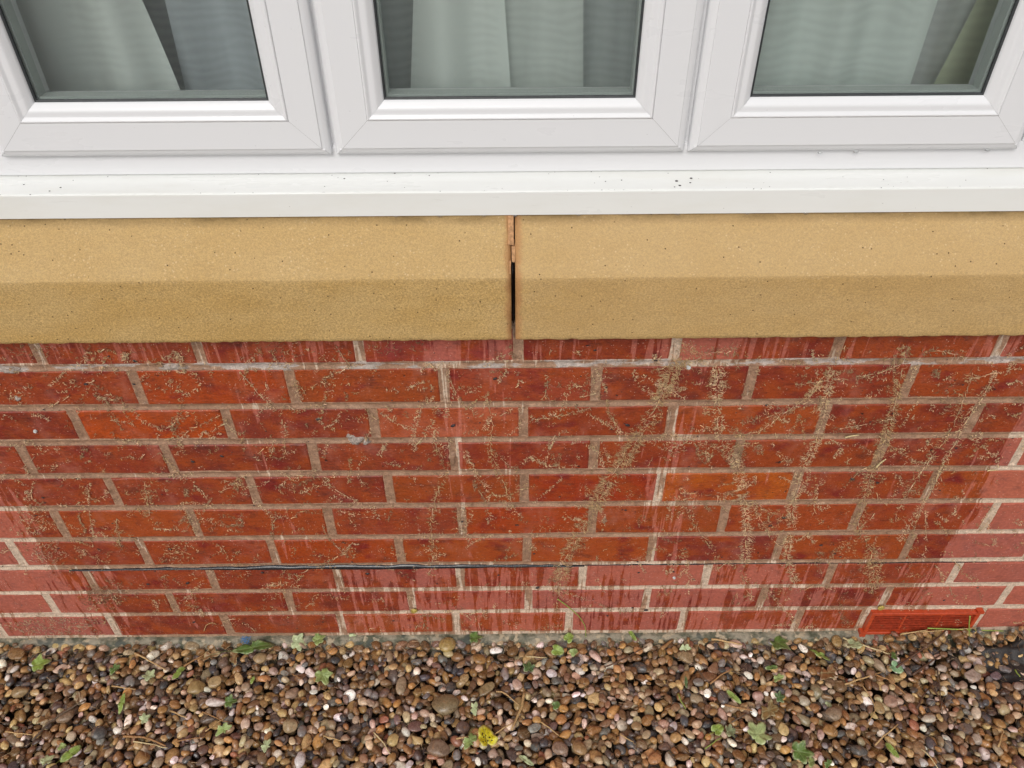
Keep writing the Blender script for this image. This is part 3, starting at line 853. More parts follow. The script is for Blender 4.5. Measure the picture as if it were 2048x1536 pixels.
# the same gravel goes on beyond the part built stone by stone
def far_gravel():
    m = M('gravel_beyond'); p = m.geo
    v = m.voro(m.scale(p, (52, 52, 0)), 1); cc = m.xyz(m.voro(m.scale(p, (52, 52, 0)), 1, 'F1', 'Color'))[0]
    c = m.ramp(cc, [(0, (.07, .045, .03)), (.3, (.17, .09, .04)), (.55, (.27, .16, .07)), (.8, (.36, .25, .15)), (1, (.6, .52, .45))])
    c = m.mix(m.mapr(v, .34, .62), c, (.03, .02, .013))
    m.pr(Base_Color=c, Roughness=.35, Normal=m.bump(m.math('MULTIPLY', v, -1.), 1., .012))
    return m.m
MAT['far'] = far_gravel()
for x0, x1, y0, y1 in ((-12, 12, -12, GY0 - .002), (-12, GX0 - .002, GY0 - .002, -.02), (GX1 + .002, 12, GY0 - .002, -.02)):
    box('gravel_sheet', x0, x1, y0, y1, -.639, -.588, MAT['far'], ground)
# unit pebble shapes
def ico(sub):
    bm = bmesh.new(); bmesh.ops.create_icosphere(bm, subdivisions=sub, radius=1)
    V = np.array([v.co[:] for v in bm.verts]); F = np.array([[v.index for v in f.verts] for f in bm.faces]); bm.free()
    return V, F
IV3, IF3 = ico(3); IV2, IF2 = ico(2)
NVAR = 22
def shape_fn(seed):
    r = np.random.default_rng(seed)
    fr = r.normal(size=(5, 3)) * 1.4; ph = r.uniform(0, 6.28, 5); am = r.uniform(.02, .075, 5)
    ncut = [0, 2, 3, 4, 6, 8][seed % 6]
    cd = r.normal(size=(ncut, 3)); cd /= np.linalg.norm(cd, axis=1, keepdims=True) + 1e-9
    cl = r.uniform(.60, .84, ncut)
    def f(V):
        V = V.copy()
        s = 1 + sum(a * np.sin(V @ k + p) for a, k, p in zip(am, fr, ph))
        V *= s[:, None]
        for d, c in zip(cd, cl):
            t = V @ d; ex = np.clip(t - c, 0, None)
            V -= ex[:, None] * d * .88
        return V
    return f
VAR3, VAR2 = [], []
for k in range(NVAR):
    f = shape_fn(k + 50); VAR3.append(f(IV3)); VAR2.append(f(IV2))
COLS = [((.19, .095, .036), 14), ((.27, .150, .060), 13), ((.38, .255, .115), 12), ((.135, .072, .034), 13), ((.18, .105, .060), 9), ((.38, .26, .18), 7), ((.46, .34, .27), 7),
        ((.66, .59, .53), 7), ((.075, .052, .042), 11), ((.055, .052, .054), 6), ((.16, .145, .13), 7), ((.34, .175, .060), 5), ((.24, .095, .055), 2), ((.15, .085, .070), 4), ((.32, .25, .15), 9)]
cw = np.array([w for _, w in COLS], float); cw /= cw.sum(); ccol = np.array([c for c, _ in COLS])
def rotmat(q):
    w, x, y, z = q
    return np.array([[1 - 2 * (y * y + z * z), 2 * (x * y - z * w), 2 * (x * z + y * w)], [2 * (x * y + z * w), 1 - 2 * (x * x + z * z), 2 * (y * z - x * w)], [2 * (x * z - y * w), 2 * (y * z + x * w), 1 - 2 * (x * x + y * y)]])
PB = []
def place(x, y, ax, R, col, var, lim=None, level=None):
    A = R @ np.diag(1 / ax ** 2) @ R.T
    C = R @ np.diag(ax ** 2) @ R.T
    ex, ey = math.sqrt(C[0, 0]), math.sqrt(C[1, 1])
    if y + ey > GY1:
        y = GY1 - ey
        if level is not None:
            a_, b_ = int((x - GX0) / RES), int((y - GY0) / RES)
            if hm[a_, b_] - target[a_, b_] > -level: return None
    i0, i1 = int((x - ex - GX0) / RES), int((x + ex - GX0) / RES) + 1
    j0, j1 = int((y - ey - GY0) / RES), int((y + ey - GY0) / RES) + 1
    if i0 < 0 or j0 < 0 or i1 > NX: return None
    j1 = min(j1, NY)
    dx = (gxs[i0:i1] - x)[:, None]; dy = (gys[j0:j1] - y)[None, :]
    b = (A[0, 2] * dx + A[1, 2] * dy) / A[2, 2]
    c = (A[0, 0] * dx * dx + 2 * A[0, 1] * dx * dy + A[1, 1] * dy * dy - 1) / A[2, 2]
    disc = b * b - c
    ok = disc > 0
    if not ok.any(): return None
    sq = np.sqrt(np.where(ok, disc, 0))
    patch = hm[i0:i1, j0:j1]
    zc = np.quantile(np.where(ok, patch + (sq + b), -9)[ok], .93)
    if lim is not None and zc + math.sqrt(C[2, 2]) > target[(i0 + i1) // 2, (j0 + j1) // 2] + lim: return None
    patch[...] = np.where(ok, np.maximum(patch, zc - b + sq), patch)
    PB.append((x, y, zc, ax, R, col, var))
    return zc
def rand_pebble(k=1.):
    s = k * float(np.clip(rng.lognormal(math.log(.0087), .24), .0052, .0150))
    ax = np.array([s * rng.uniform(1.0, 1.4), s * rng.uniform(.75, 1.0), s * rng.uniform(.48, .80)])
    yaw = rng.uniform(0, math.pi); tl = rng.normal(0, .42); ta = rng.uniform(0, math.pi)
    Rz = np.array([[math.cos(yaw), -math.sin(yaw), 0], [math.sin(yaw), math.cos(yaw), 0], [0, 0, 1]])
    q = (math.cos(tl / 2), math.sin(tl / 2) * math.cos(ta), math.sin(tl / 2) * math.sin(ta), 0)
    R = rotmat(q) @ Rz
    col = ccol[rng.choice(len(COLS), p=cw)] * rng.uniform(.85, 1.9) * rng.uniform(.93, 1.07, 3)
    return ax, R, col, int(rng.integers(NVAR))
def fill(level, nmax, lim=None, k=1., tries=14):
    stall = 0
    for _ in range(nmax):
        ii = rng.integers(0, NX, tries); jj = rng.integers(0, NY, tries)
        d = hm[ii, jj] - target[ii, jj]; q_ = int(np.argmin(d))
        if d[q_] > -level:
            stall += 1
            if stall > 80: break
            continue
        stall = 0
        place(gxs[ii[q_]], gys[jj[q_]], *rand_pebble(k), lim=lim, level=level)
fill(.020, 9000, .002)
# the larger stones one can point to (photo position, half length, half width, tilt of the long axis on screen, colour)
BIG = [(890, 1413, .030, .022, .1, (.20, .145, .075)), (878, 1497, .026, .017, -.05, (.20, .13, .085)), (895, 1292, .017, .015, .3, (.36, .25, .085)), (970, 1373, .025, .012, .45, (.23, .16, .075)),
       (958, 1320, .016, .012, -.3, (.29, .15, .045)), (802, 1372, .018, .010, 1.5, (.33, .24, .15)), (393, 1374, .021, .016, .4, (.30, .20, .08)), (430, 1364, .017, .013, .2, (.36, .25, .12)),
       (38, 1315, .021, .014, -.3, (.22, .12, .045)), (131, 1434, .019, .015, .6, (.24, .16, .10)), (41, 1386, .018, .014, .3, (.28, .19, .09)), (581, 1455, .017, .014, 0, (.34, .25, .14)),
       (285, 1520, .017, .014, .5, (.30, .16, .06)), (430, 1405, .022, .010, .1, (.66, .56, .50)), (1120, 1497, .018, .014, -.5, (.26, .17, .12)), (1158, 1496, .017, .013, -.7, (.30, .18, .08)),
       (1098, 1291, .012, .009, 1.4, (.70, .64, .62)), (1103, 1349, .013, .010, -.4, (.62, .54, .54)), (1671, 1280, .014, .011, 1.2, (.34, .22, .085)), (1664, 1432, .017, .014, .1, (.28, .20, .13)),
       (1943, 1352, .018, .015, 0, (.36, .27, .22)), (1660, 1461, .017, .012, -.2, (.32, .17, .06)), (952, 1287, .013, .007, .8, (.26, .17, .10)), (448, 1330, .014, .010, 1.4, (.17, .11, .08)),
       (200, 1470, .014, .013, 0, (.09, .085, .08)), (140, 1471, .012, .011, .5, (.60, .50, .36)), (1290, 1375, .013, .010, .5, (.34, .25, .13)), (1370, 1318, .018, .013, -.6, (.28, .19, .10)),
       (520, 1318, .016, .013, .2, (.35, .24, .12)), (505, 1342, .017, .007, 0, (.22, .12, .05)), (700, 1505, .010, .015, .2, (.10, .07, .06)), (1716, 1504, .018, .010, -.3, (.08, .07, .06)),
       (1780, 1405, .014, .012, .2, (.36, .22, .16)), (1610, 1400, .013, .011, 0, (.42, .36, .26)), (1446, 1396, .011, .014, .1, (.12, .10, .095)), (1516, 1392, .012, .011, 0, (.48, .30, .25)),
       (600, 1520, .013, .016, 0, (.62, .56, .54)), (1855, 1438, .015, .010, 0, (.48, .42, .33)), (1338, 1519, .010, .014, .3, (.62, .55, .45)), (820, 1475, .014, .009, .7, (.58, .50, .50))]
for (px, py, a, b, an, c) in BIG:
    g = on_ground(px, py)
    ax = np.array([a, b, b * .62]) * .90; Rz = np.array([[math.cos(an), -math.sin(an), 0], [math.sin(an), math.cos(an), 0], [0, 0, 1]])
    q = (math.cos(.06), math.sin(.06), rng.normal(0, .05), 0); q = tuple(np.array(q) / np.linalg.norm(q))
    place(g.x, g.y, ax, rotmat(q) @ Rz, np.array(c), int(rng.integers(NVAR)))
fill(.006, 16000, .005)
fill(.009, 5000, .004, .72)
# sheet of black membrane that shows at the right, with a few stones on it
sn = 44
su, sv = np.meshgrid(np.linspace(-1, 1, sn), np.linspace(-1, 1, sn), indexing='ij')
SXs = shc.x + .02 + su * .085; SYs = shc.y + sv * .046 * (1 + .15 * np.sin(su * 3)) + .010 * su
ci = np.clip(((SXs - GX0) / RES).astype(int), 0, NX - 1); cj = np.clip(((SYs - GY0) / RES).astype(int), 0, NY - 1)
base = np.zeros_like(SXs)
for di in range(-5, 6, 1):
    for dj in range(-5, 6, 1):
        base += hm[np.clip(ci + di, 0, NX - 1), np.clip(cj + dj, 0, NY - 1)]
base = base / 121 + .0055 + .004 * np.sin(su * 4 + sv * 5) * (1 - su ** 2) + .0015 * vnoise(su * 6, sv * 6, 3)
edge = np.clip((np.maximum(abs(su), abs(sv)) - .75) / .25, 0, 1)
base -= edge * .012
P = np.stack([SXs, SYs, base], -1); V, F = grid_mesh(P)
o = link('weed_membrane', npmesh('weed_membrane', V, F), MAT['sheet'])
sm = o.modifiers.new('thickness', 'SOLIDIFY'); sm.thickness = .0012; sm.offset = -1
tag(o, 'torn black weed membrane showing through the pebbles at right edge', 'membrane')
np.maximum.at(hm, (ci.ravel(), cj.ravel()), base.ravel() + .0005)
nb = len(PB)
for px, py, c in ((1993, 1348, (.17, .12, .13)), (2012, 1336, (.16, .14, .14)), (1955, 1345, (.36, .27, .16)), (2036, 1375, (.30, .22, .18))):
    g = on_ground(px, py); ax, R, _, vr = rand_pebble(); place(g.x, g.y, np.array([.011, .009, .005]), np.eye(3), np.array(c), vr)

# decide which stones show, and how large
cen = np.array([[p[0], p[1], p[2]] for p in PB]); axs = np.array([p[3] for p in PB])
u, v, dep = project(cen)
inview = (u > -40) & (u < 2090) & (v < 1580) & (v > 1150)
ii = np.clip(((cen[:, 0] - GX0) / RES).astype(int), 0, NX - 1); jj = np.clip(((cen[:, 1] - GY0) / RES).astype(int), 0, NY - 1)
buried = hm[ii, jj] - cen[:, 2] - axs[:, 2]
top = inview & (buried < .004)
size = np.where(top & (u > 10) & (u < 2038) & (v < 1525), axs[:, 0] * axs[:, 1] / dep ** 2, 0)
order = np.argsort(-size)[:300]
single = np.zeros(len(PB), bool); single[order] = True
single &= size > 0
MESHES = []
for k in range(NVAR):
    MESHES.append(npmesh('pebble', VAR3[k], IF3)); MESHES[-1].materials.append(MAT['peb'])
bedV, bedF, bedC, offv = [], [], [], 0
for i, (x, y, z, ax, R, col, var) in enumerate(PB):
    if single[i]:
        o = bpy.data.objects.new('pebble', MESHES[var]); COL.objects.link(o); o.parent = ground
        Mx = Matrix([list(R[r_]) for r_ in range(3)]).to_4x4()
        o.rotation_euler = Mx.to_euler(); o.scale = tuple(ax); o.location = (x, y, z + .66)
        o.color = (*[float(c) for c in col], 1)
        continue
    hi = inview[i] and buried[i] < .012
    Vb = VAR3[var] if hi else VAR2[var]; Fb = IF3 if hi else IF2
    if buried[i] > .03: continue
    bedV.append((Vb * ax) @ R.T + (x, y, z)); bedF.append(Fb + offv); bedC.append(np.repeat(col[None], len(Vb), 0)); offv += len(Vb)
me = npmesh('gravel', np.concatenate(bedV), np.concatenate(bedF), np.concatenate(bedC))
o = link('gravel', me, MAT['bed'], ground); o['kind'] = 'stuff'
print('pebbles', len(PB), 'singles', int(single.sum()), 'bed tris', len(me.polygons), 'seen', int(top.sum()))

def gh(x, y, r=.004):
    k = max(1, int(r / RES))
    i = int((x - GX0) / RES); j = int((y - GY0) / RES)
    i = min(max(i, k), NX - k - 1); j = min(max(j, k), NY - k - 1)
    return float(hm[i - k:i + k + 1, j - k:j + k + 1].max())

# ---------------------------------------------------------------- dead rootlets of ivy on the wall
def tubes(paths, rad):
    """paths (n,p,3), rad (n,) or (n,p): three sided tubes"""
    n, p = paths.shape[:2]
    d = np.gradient(paths, axis=1); d /= np.linalg.norm(d, axis=2, keepdims=True) + 1e-9
    ref = np.array([.31, .2, .93]); a = np.cross(d, ref); a /= np.linalg.norm(a, axis=2, keepdims=True) + 1e-9
    b = np.cross(d, a)
    rad = np.asarray(rad, float)
    if rad.ndim == 1: rad = rad[:, None] * np.linspace(1, .35, p)[None]
    ring_ = []
    for k in range(3):
        t = k * 2 * np.pi / 3
        ring_.append(paths + rad[..., None] * (a * np.cos(t) + b * np.sin(t)))
    Vt = np.stack(ring_, 2)          # n,p,3,3
    idx = np.arange(n * p * 3).reshape(n, p, 3)
    F = []
    for k in range(3):
        k2 = (k + 1) % 3
        F.append(np.stack([idx[:, :-1, k], idx[:, :-1, k2], idx[:, 1:, k2], idx[:, 1:, k]], -1).reshape(-1, 4))
    return Vt.reshape(-1, 3), np.concatenate(F)
TRAILS = [  # photo points, half width in px, fibres per px, tone
 ([(1385, 690), (1345, 745), (1318, 800), (1290, 860), (1255, 905), (1228, 945), (1200, 990), (1175, 1040), (1150, 1085), (1125, 1125), (1118, 1195)], 22, 4.6, 0),
 ([(1433, 730), (1437, 790), (1434, 850), (1447, 880), (1472, 930), (1488, 1000), (1492, 1060), (1490, 1125)], 13, 2.3, 1),
 ([(1690, 690), (1658, 740), (1605, 800), (1562, 830), (1520, 862), (1470, 872)], 7, .9, 0),
 ([(1668, 740), (1655, 790), (1642, 850), (1628, 890), (1605, 935), (1588, 990), (1582, 1060), (1570, 1115), (1592, 1165)], 12, 1.9, 1),
 ([(1812, 690), (1800, 760), (1785, 830), (1765, 890), (1745, 940), (1728, 990), (1715, 1050), (1742, 1100), (1750, 1160), (1738, 1185)], 13, 1.9, 0),
 ([(1992, 740), (1962, 800), (1930, 845), (1905, 895), (1885, 930), (1862, 980), (1830, 1035), (1795, 1080)], 8, .9, 1),
 ([(1945, 745), (1915, 830), (1890, 880), (1850, 930), (1812, 990), (1785, 1045)], 11, .9, 0),
 ([(1480, 845), (1530, 835), (1580, 820), (1620, 800)], 9, .9, 2), ([(1590, 768), (1680, 758), (1760, 745), (1800, 728)], 7, .8, 2),
 ([(1660, 860), (1720, 850), (1790, 835)], 7, .8, 2), ([(1360, 985), (1420, 990), (1500, 1010), (1560, 1030)], 6, .7, 0),
 ([(1475, 700), (1420, 705), (1390, 720)], 13, 1.2, 2), ([(1840, 705), (1880, 700), (1930, 715)], 9, .7, 2), ([(1505, 1000), (1530, 1060), (1560, 1095)], 7, .8, 0),
 ([(975, 795), (985, 850), (980, 900), (1000, 950), (1025, 1000)], 8, .9, 0), ([(868, 880), (893, 930), (872, 990), (860, 1040), (868, 1090), (862, 1150)], 10, 1.0, 0),
 ([(930, 900), (960, 960), (1000, 1000), (1040, 1030)], 6, .8, 1), ([(1060, 840), (1130, 830), (1180, 815)], 5, .6, 2), ([(1170, 825), (1220, 850), (1260, 870)], 4, .7, 1),
 ([(480, 742), (520, 790), (560, 825), (575, 870)], 6, .7, 1), ([(1310, 760), (1350, 785), (1372, 800)], 6, 1.2, 1), ([(760, 825), (800, 848), (828, 860)], 4, .9, 1),
 ([(440, 830), (380, 860), (330, 880)], 5, .6, 2), ([(320, 905), (352, 940), (360, 950)], 5, .8, 0), ([(290, 965), (296, 1000), (300, 1030)], 11, .8, 0),
 ([(180, 965), (176, 1010), (186, 1060), (190, 1080)], 6, .8, 1), ([(640, 955), (680, 985), (720, 1005)], 6, .6, 1), ([(440, 985), (470, 960), (500, 945)], 5, .6, 1),
 ([(380, 960), (410, 990), (430, 1008)], 4, .6, 1), ([(1115, 1130), (1118, 1180), (1112, 1225)], 8, .7, 0), ([(1480, 1130), (1490, 1170), (1500, 1200)], 8, .9, 0),
 ([(1205, 780), (1180, 790), (1160, 792)], 6, .5, 2), ([(1095, 760), (1090, 790), (1110, 810)], 7, .6, 2), ([(1060, 912), (1090, 930), (1130, 935)], 5, .9, 1), ([(1110, 870), (1100, 900), (1090, 925)], 3, .8, 1),
 ([(1320, 870), (1370, 875), (1430, 895)], 8, .8, 1), ([(1400, 850), (1460, 860), (1500, 880)], 9, .8, 2), ([(1390, 900), (1440, 915), (1480, 905)], 11, 1.0, 2), ([(1870, 1130), (1895, 1160), (1905, 1190)], 3, .6, 1),
 ([(1850, 1020), (1852, 1070), (1848, 1115)], 4, .8, 1), ([(1930, 760), (1990, 745), (2040, 735)], 5, .5, 1), ([(1380, 1030), (1410, 1080), (1440, 1120)], 7, .9, 0), ([(1600, 1180), (1640, 1170), (1670, 1180)], 6, .5, 0),
]
CLUMPS = [(1745, 1130, 26, 46, 330, 0), (215, 1190, 52, 24, 420, 3), (105, 1252, 100, 24, 620, 4), (95, 1105, 34, 24, 200, 4), (352, 1108, 30, 26, 170, 0), (300, 985, 18, 32, 80, 0), (70, 1040, 38, 26, 120, 1),
          (380, 1205, 50, 22, 120, 0), (330, 770, 45, 20, 40, 1), (60, 700, 50, 22, 60, 2), (350, 715, 22, 14, 60, 1), (560, 700, 60, 22, 50, 2), (660, 745, 30, 40, 60, 1), (35, 790, 30, 24, 50, 1),
          (140, 775, 22, 14, 30, 1), (215, 795, 26, 8, 30, 1), (1475, 920, 18, 32, 150, 2), (1350, 890, 26, 16, 90, 1), (1745, 960, 26, 14, 60, 3), (1560, 1030, 34, 20, 90, 0), (640, 1120, 30, 22, 60, 0),
          (1900, 800, 28, 30, 80, 2), (930, 1030, 24, 24, 60, 0), (720, 1020, 40, 20, 50, 1), (1380, 700, 24, 18, 90, 2), (1360, 1010, 36, 30, 130, 1), (1090, 1060, 26, 20, 30, 0), (790, 690, 60, 16, 50, 2), (1195, 760, 30, 20, 40, 1),
          (1560, 1180, 30, 20, 60, 0), (1440, 850, 14, 30, 60, 1), (1690, 1100, 24, 26, 80, 0), (200, 1290, 90, 8, 120, 3), (460, 1150, 60, 12, 30, 1), (560, 1185, 40, 16, 30, 0)]
TONES = [((.54, .36, .19), .45), ((.70, .51, .31), .35), ((.40, .27, .15), .45), ((.25, .14, .07), .45), ((.54, .39, .26), .4)]
fp, fr_, fc = [], [], []
MPX = {}
def rootlet(px, py, ang, L, tone, curl=None, rad=None, lift=None):
    c = on_wall(px, py)
    kx = 1.0
    n = 5; s = np.linspace(0, 1, n)
    k = rng.normal(0, .9) if curl is None else curl
    a = ang + k * s
    st = L / (n - 1)
    x = c.x + np.concatenate([[0], np.cumsum(np.cos(a[1:]) * st)]); z = c.z + np.concatenate([[0], np.cumsum(np.sin(a[1:]) * st)])
    lf = rng.uniform(.0003, .0022) if lift is None else lift
    y = -.0006 - lf * np.sin(s * np.pi) - rng.uniform(0, .0006)
    fp.append(np.stack([x, y, z], -1)); fr_.append(rng.uniform(.00028, .00058) if rad is None else rad)
    tc, var = TONES[tone]
    f = 1 + rng.uniform(-var, var)
    fc.append(np.array(tc) * f * rng.uniform(.92, 1.08, 3))
def walk(pts, hw, dens, tone, stem=True, ps=.72):
    pts = np.array(pts, float)
    seg = np.hypot(*np.diff(pts, axis=0).T); L = seg.sum(); cum = np.concatenate([[0], np.cumsum(seg)])
    nfib = int(L * dens)
    for _ in range(nfib):
        t = rng.uniform(0, L)
        px = np.interp(t, cum, pts[:, 0]) + 3 * vnoise(t / 25, hw, 5); py = np.interp(t, cum, pts[:, 1])
        gap = vnoise(t / 22, hw * 1.3 + pts[0, 0] * .1, 8)
        if gap < -.45 and rng.random() < .7: continue
        k = min(int(np.searchsorted(cum, t)), len(pts) - 1); d = pts[k] - pts[k - 1]
        th = math.atan2(-d[1], d[0]); side = rng.choice((-1, 1))
        off = abs(rng.normal(0, hw * .35))
        pxx, pyy = px + math.cos(th + side * 1.57) * off, py - math.sin(th + side * 1.57) * off
        rootlet(pxx, pyy, th + side * (1.35 + rng.normal(0, .4)), rng.uniform(.35, 1.1) * min(hw, 15) * .00048 + .0014, tone)
    if stem:
        t = 0
        while t < L:
            ln = rng.uniform(4, 17)
            if rng.random() < ps:
                a = (np.interp(t, cum, pts[:, 0]), np.interp(t, cum, pts[:, 1])); b = (np.interp(t + ln, cum, pts[:, 0]), np.interp(t + ln, cum, pts[:, 1]))
                A, B = on_wall(*a), on_wall(*b)
                rootlet(a[0], a[1], math.atan2(B.z - A.z, B.x - A.x), (B - A).length, 1, rng.normal(0, .35), rng.uniform(.0004, .0009), .0004)
            t += ln * .9
for T in TRAILS: walk(*T)
for (cx, cy, rx, ry, n, tone) in CLUMPS:
    for _ in range(n):
        a = rng.uniform(0, 6.28); r = math.sqrt(rng.uniform(0, 1)) * (1 + .25 * math.sin(a * 5 + cx))
        rootlet(cx + math.cos(a) * rx * r, cy + math.sin(a) * ry * r, rng.uniform(0, 6.28), rng.uniform(.002, .0065), tone if rng.random() < .7 else int(rng.integers(0, 4)))
# many short faint trails and little star shaped pads over the whole wall
for _ in range(430):
    px = rng.uniform(-10, 2060); py = rng.uniform(695, 1130) if rng.random() < .86 else rng.uniform(1130, 1255)
    a = rng.uniform(-3.1, 0); L = rng.uniform(18, 95); pts = [(px, py)]
    for k in range(3):
        a += rng.normal(0, .35); px += math.cos(a) * L / 3; py += -abs(math.sin(a)) * L / 3 * rng.choice((-1, 1), p=(.7, .3)); pts.append((px, min(max(py, 690), 1262)))
    walk(pts, rng.uniform(2, 6), rng.uniform(.35, 1.1), int(rng.choice((0, 1, 1, 2))), rng.random() < .5, .3)
for _ in range(700):
    px = rng.uniform(0, 2048); py = rng.uniform(692, 1255)
    if py > 1140 and rng.random() < .5: continue
    n = int(rng.integers(2, 11)); t = int(rng.choice((0, 1, 2)))
    for k in range(n): rootlet(px + rng.normal(0, 3), py + rng.normal(0, 3), rng.uniform(0, 6.28), rng.uniform(.0018, .005), t)
fp = np.array(fp); V, F = tubes(fp, np.array(fr_) * 1.0)
C3 = np.repeat(np.array(fc), fp.shape[1] * 3, axis=0)
o = link('ivy_rootlets', npmesh('ivy_rootlets', V, F, C3, True), MAT['fibre'])
tag(o, 'dried tan ivy rootlets clinging to the brick in branching trails', 'root residue', kind='stuff')
print('rootlets', len(fp))

# dark specks (seeds, droppings) stuck on the wall
sv_, sf_, so_ = [], [], 0
SPK = [(268, 770 - 2, 3), (172, 768, 4), (637, 838, 5), (386, 923, 4), (444, 912, 4), (86, 995, 3), (90, 1005, 2), (525, 1145, 4), (375, 1166, 5), (296, 1168, 4), (735, 1147, 5), (997, 1150, 3), (1068, 1107, 3), (1075, 1175, 5), (1292, 1220, 5), (1251, 1020, 3), (924, 1043, 3),
       (1275, 1123, 3), (1347, 1143, 3), (1568, 1035, 5), (1540, 1051, 4), (1642, 1090, 4), (1681, 1113, 3), (1670, 1107, 3), (1912, 896, 3), (1755, 965, 4), (1705, 958, 5), (388, 1244, 4), (787, 1241, 3), (906, 851, 5), (1255, 850, 5), (1370, 1098, 3), (1215, 1231, 3), (1265, 1215, 3),
       (1387, 1158, 3), (1277, 1145, 3), (1955, 1175, 3), (1888, 1200, 3), (990, 757, 4), (1310, 720, 4), (340, 1098, 4), (270, 722, 4), (1533, 810, 3), (1190, 700, 3)]
for _ in range(120): SPK.append((rng.uniform(0, 2048), rng.uniform(700, 1255), rng.uniform(1.0, 2.4)))
for (px, py, s) in SPK:
    c = on_wall(px, py); a = rng.uniform(-.6, .6); s *= .00062
    L = IV2 * (s * 1.4, s * .5, s * .8)
    R2 = np.array([[math.cos(a), 0, -math.sin(a)], [0, 1, 0], [math.sin(a), 0, math.cos(a)]])
    sv_.append(L @ R2.T + (c.x, -.0006, c.z)); sf_.append(IF2 + so_); so_ += len(IV2)
for px, py, s_ in [(1348, 349, 2.6), (1352, 352, 2.2), (1378, 347, 2.4), (1374, 350, 1.6), (1341, 353, 1.3), (783, 370, 1.6), (855, 372, 1.2), (682, 375, 1.6), (1240, 349, 1.3), (1208, 350, 1.2), (120, 362, 1.5), (88, 367, 1.2), (112, 384, 1.6), (28, 367, 1.2), (60, 358, 1.4)] + \
        [(rng.uniform(0, 2048), rng.uniform(345, 382), rng.uniform(.4, 1.0)) for _ in range(55)]:
    y = .035
    for _ in range(6):
        c = on_wall(px, py, y); y = .022 + (c.z - .3612) / .234; y = min(max(y, .021), .056)
    L = IV2 * (s_ * .0008, s_ * .0006, s_ * .0003)
    sv_.append(L + (c.x, y, .3613 + (y - .022) * .234)); sf_.append(IF2 + so_); so_ += len(IV2)
o = link('dark_specks', npmesh('dark_specks', np.concatenate(sv_), np.concatenate(sf_)), simple('dark_speck', (.03, .022, .024), .35))
tag(o, 'small black specks of dirt and seeds on the bricks and the white sill board', 'dirt', kind='stuff')
# pale round discs (old wall plugs)
for px, py, r, lab in ((1377, 734, .0036, 'pale round disc in the joint under the first course, below the right sash'), (1348, 1155, .0028, 'tiny pale disc on a streaked brick just under the damp course'), (71, 862, .0030, 'tiny pearly disc on an orange brick near the left edge')):
    c = on_wall(px, py)
    bm = bmesh.new(); bmesh.ops.create_cone(bm, cap_ends=True, segments=20, radius1=r, radius2=r * .8, depth=.0026, matrix=Matrix.Rotation(math.pi / 2, 4, 'X'))
    me = bpy.data.meshes.new('wall_disc'); bm.to_mesh(me); bm.free()
    tag(link('wall_disc', me, MAT['board'], loc=(c.x, -.0012, c.z)), lab, 'disc')

# ---------------------------------------------------------------- fallen leaves
def leaf_outline(kind, n=36):
    t = np.linspace(-math.pi, math.pi, n, endpoint=False)
    if kind == 'ivy':      # five pointed lobes
        r = np.full(len(t), .46)
        for c_, l_, w_ in ((0, 1.0, .62), (1.08, .82, .50), (-1.08, .84, .50), (2.10, .64, .50), (-2.10, .62, .50)):
            dd = np.abs((t - c_ + math.pi) % (2 * math.pi) - math.pi)
            r = np.maximum(r, .46 + (l_ - .46) * np.clip(1 - dd / w_, 0, 1) ** .85)
        r -= .22 * np.exp(-((np.abs(t) - math.pi) / .22) ** 2)
    elif kind == 'heart':
        r = .62 + .28 * np.clip(np.cos(t), 0, 1) ** 3 - .30 * np.exp(-((np.abs(t) - math.pi) / .35) ** 2) + .05 * np.cos(3 * t)
    elif kind == 'oval':
        r = 1 / np.sqrt((np.cos(t) / 1.0) ** 2 + (np.sin(t) / .42) ** 2)
    elif kind == 'long':
        r = 1 / np.sqrt((np.cos(t) / 1.0) ** 2 + (np.sin(t) / .27) ** 2)
    else:                  # torn fragment
        r = .60 + .22 * np.sin(t * 2 + 1) + .14 * np.sin(t * 5 + 2) + .06 * np.sin(t * 9)
    return t, r
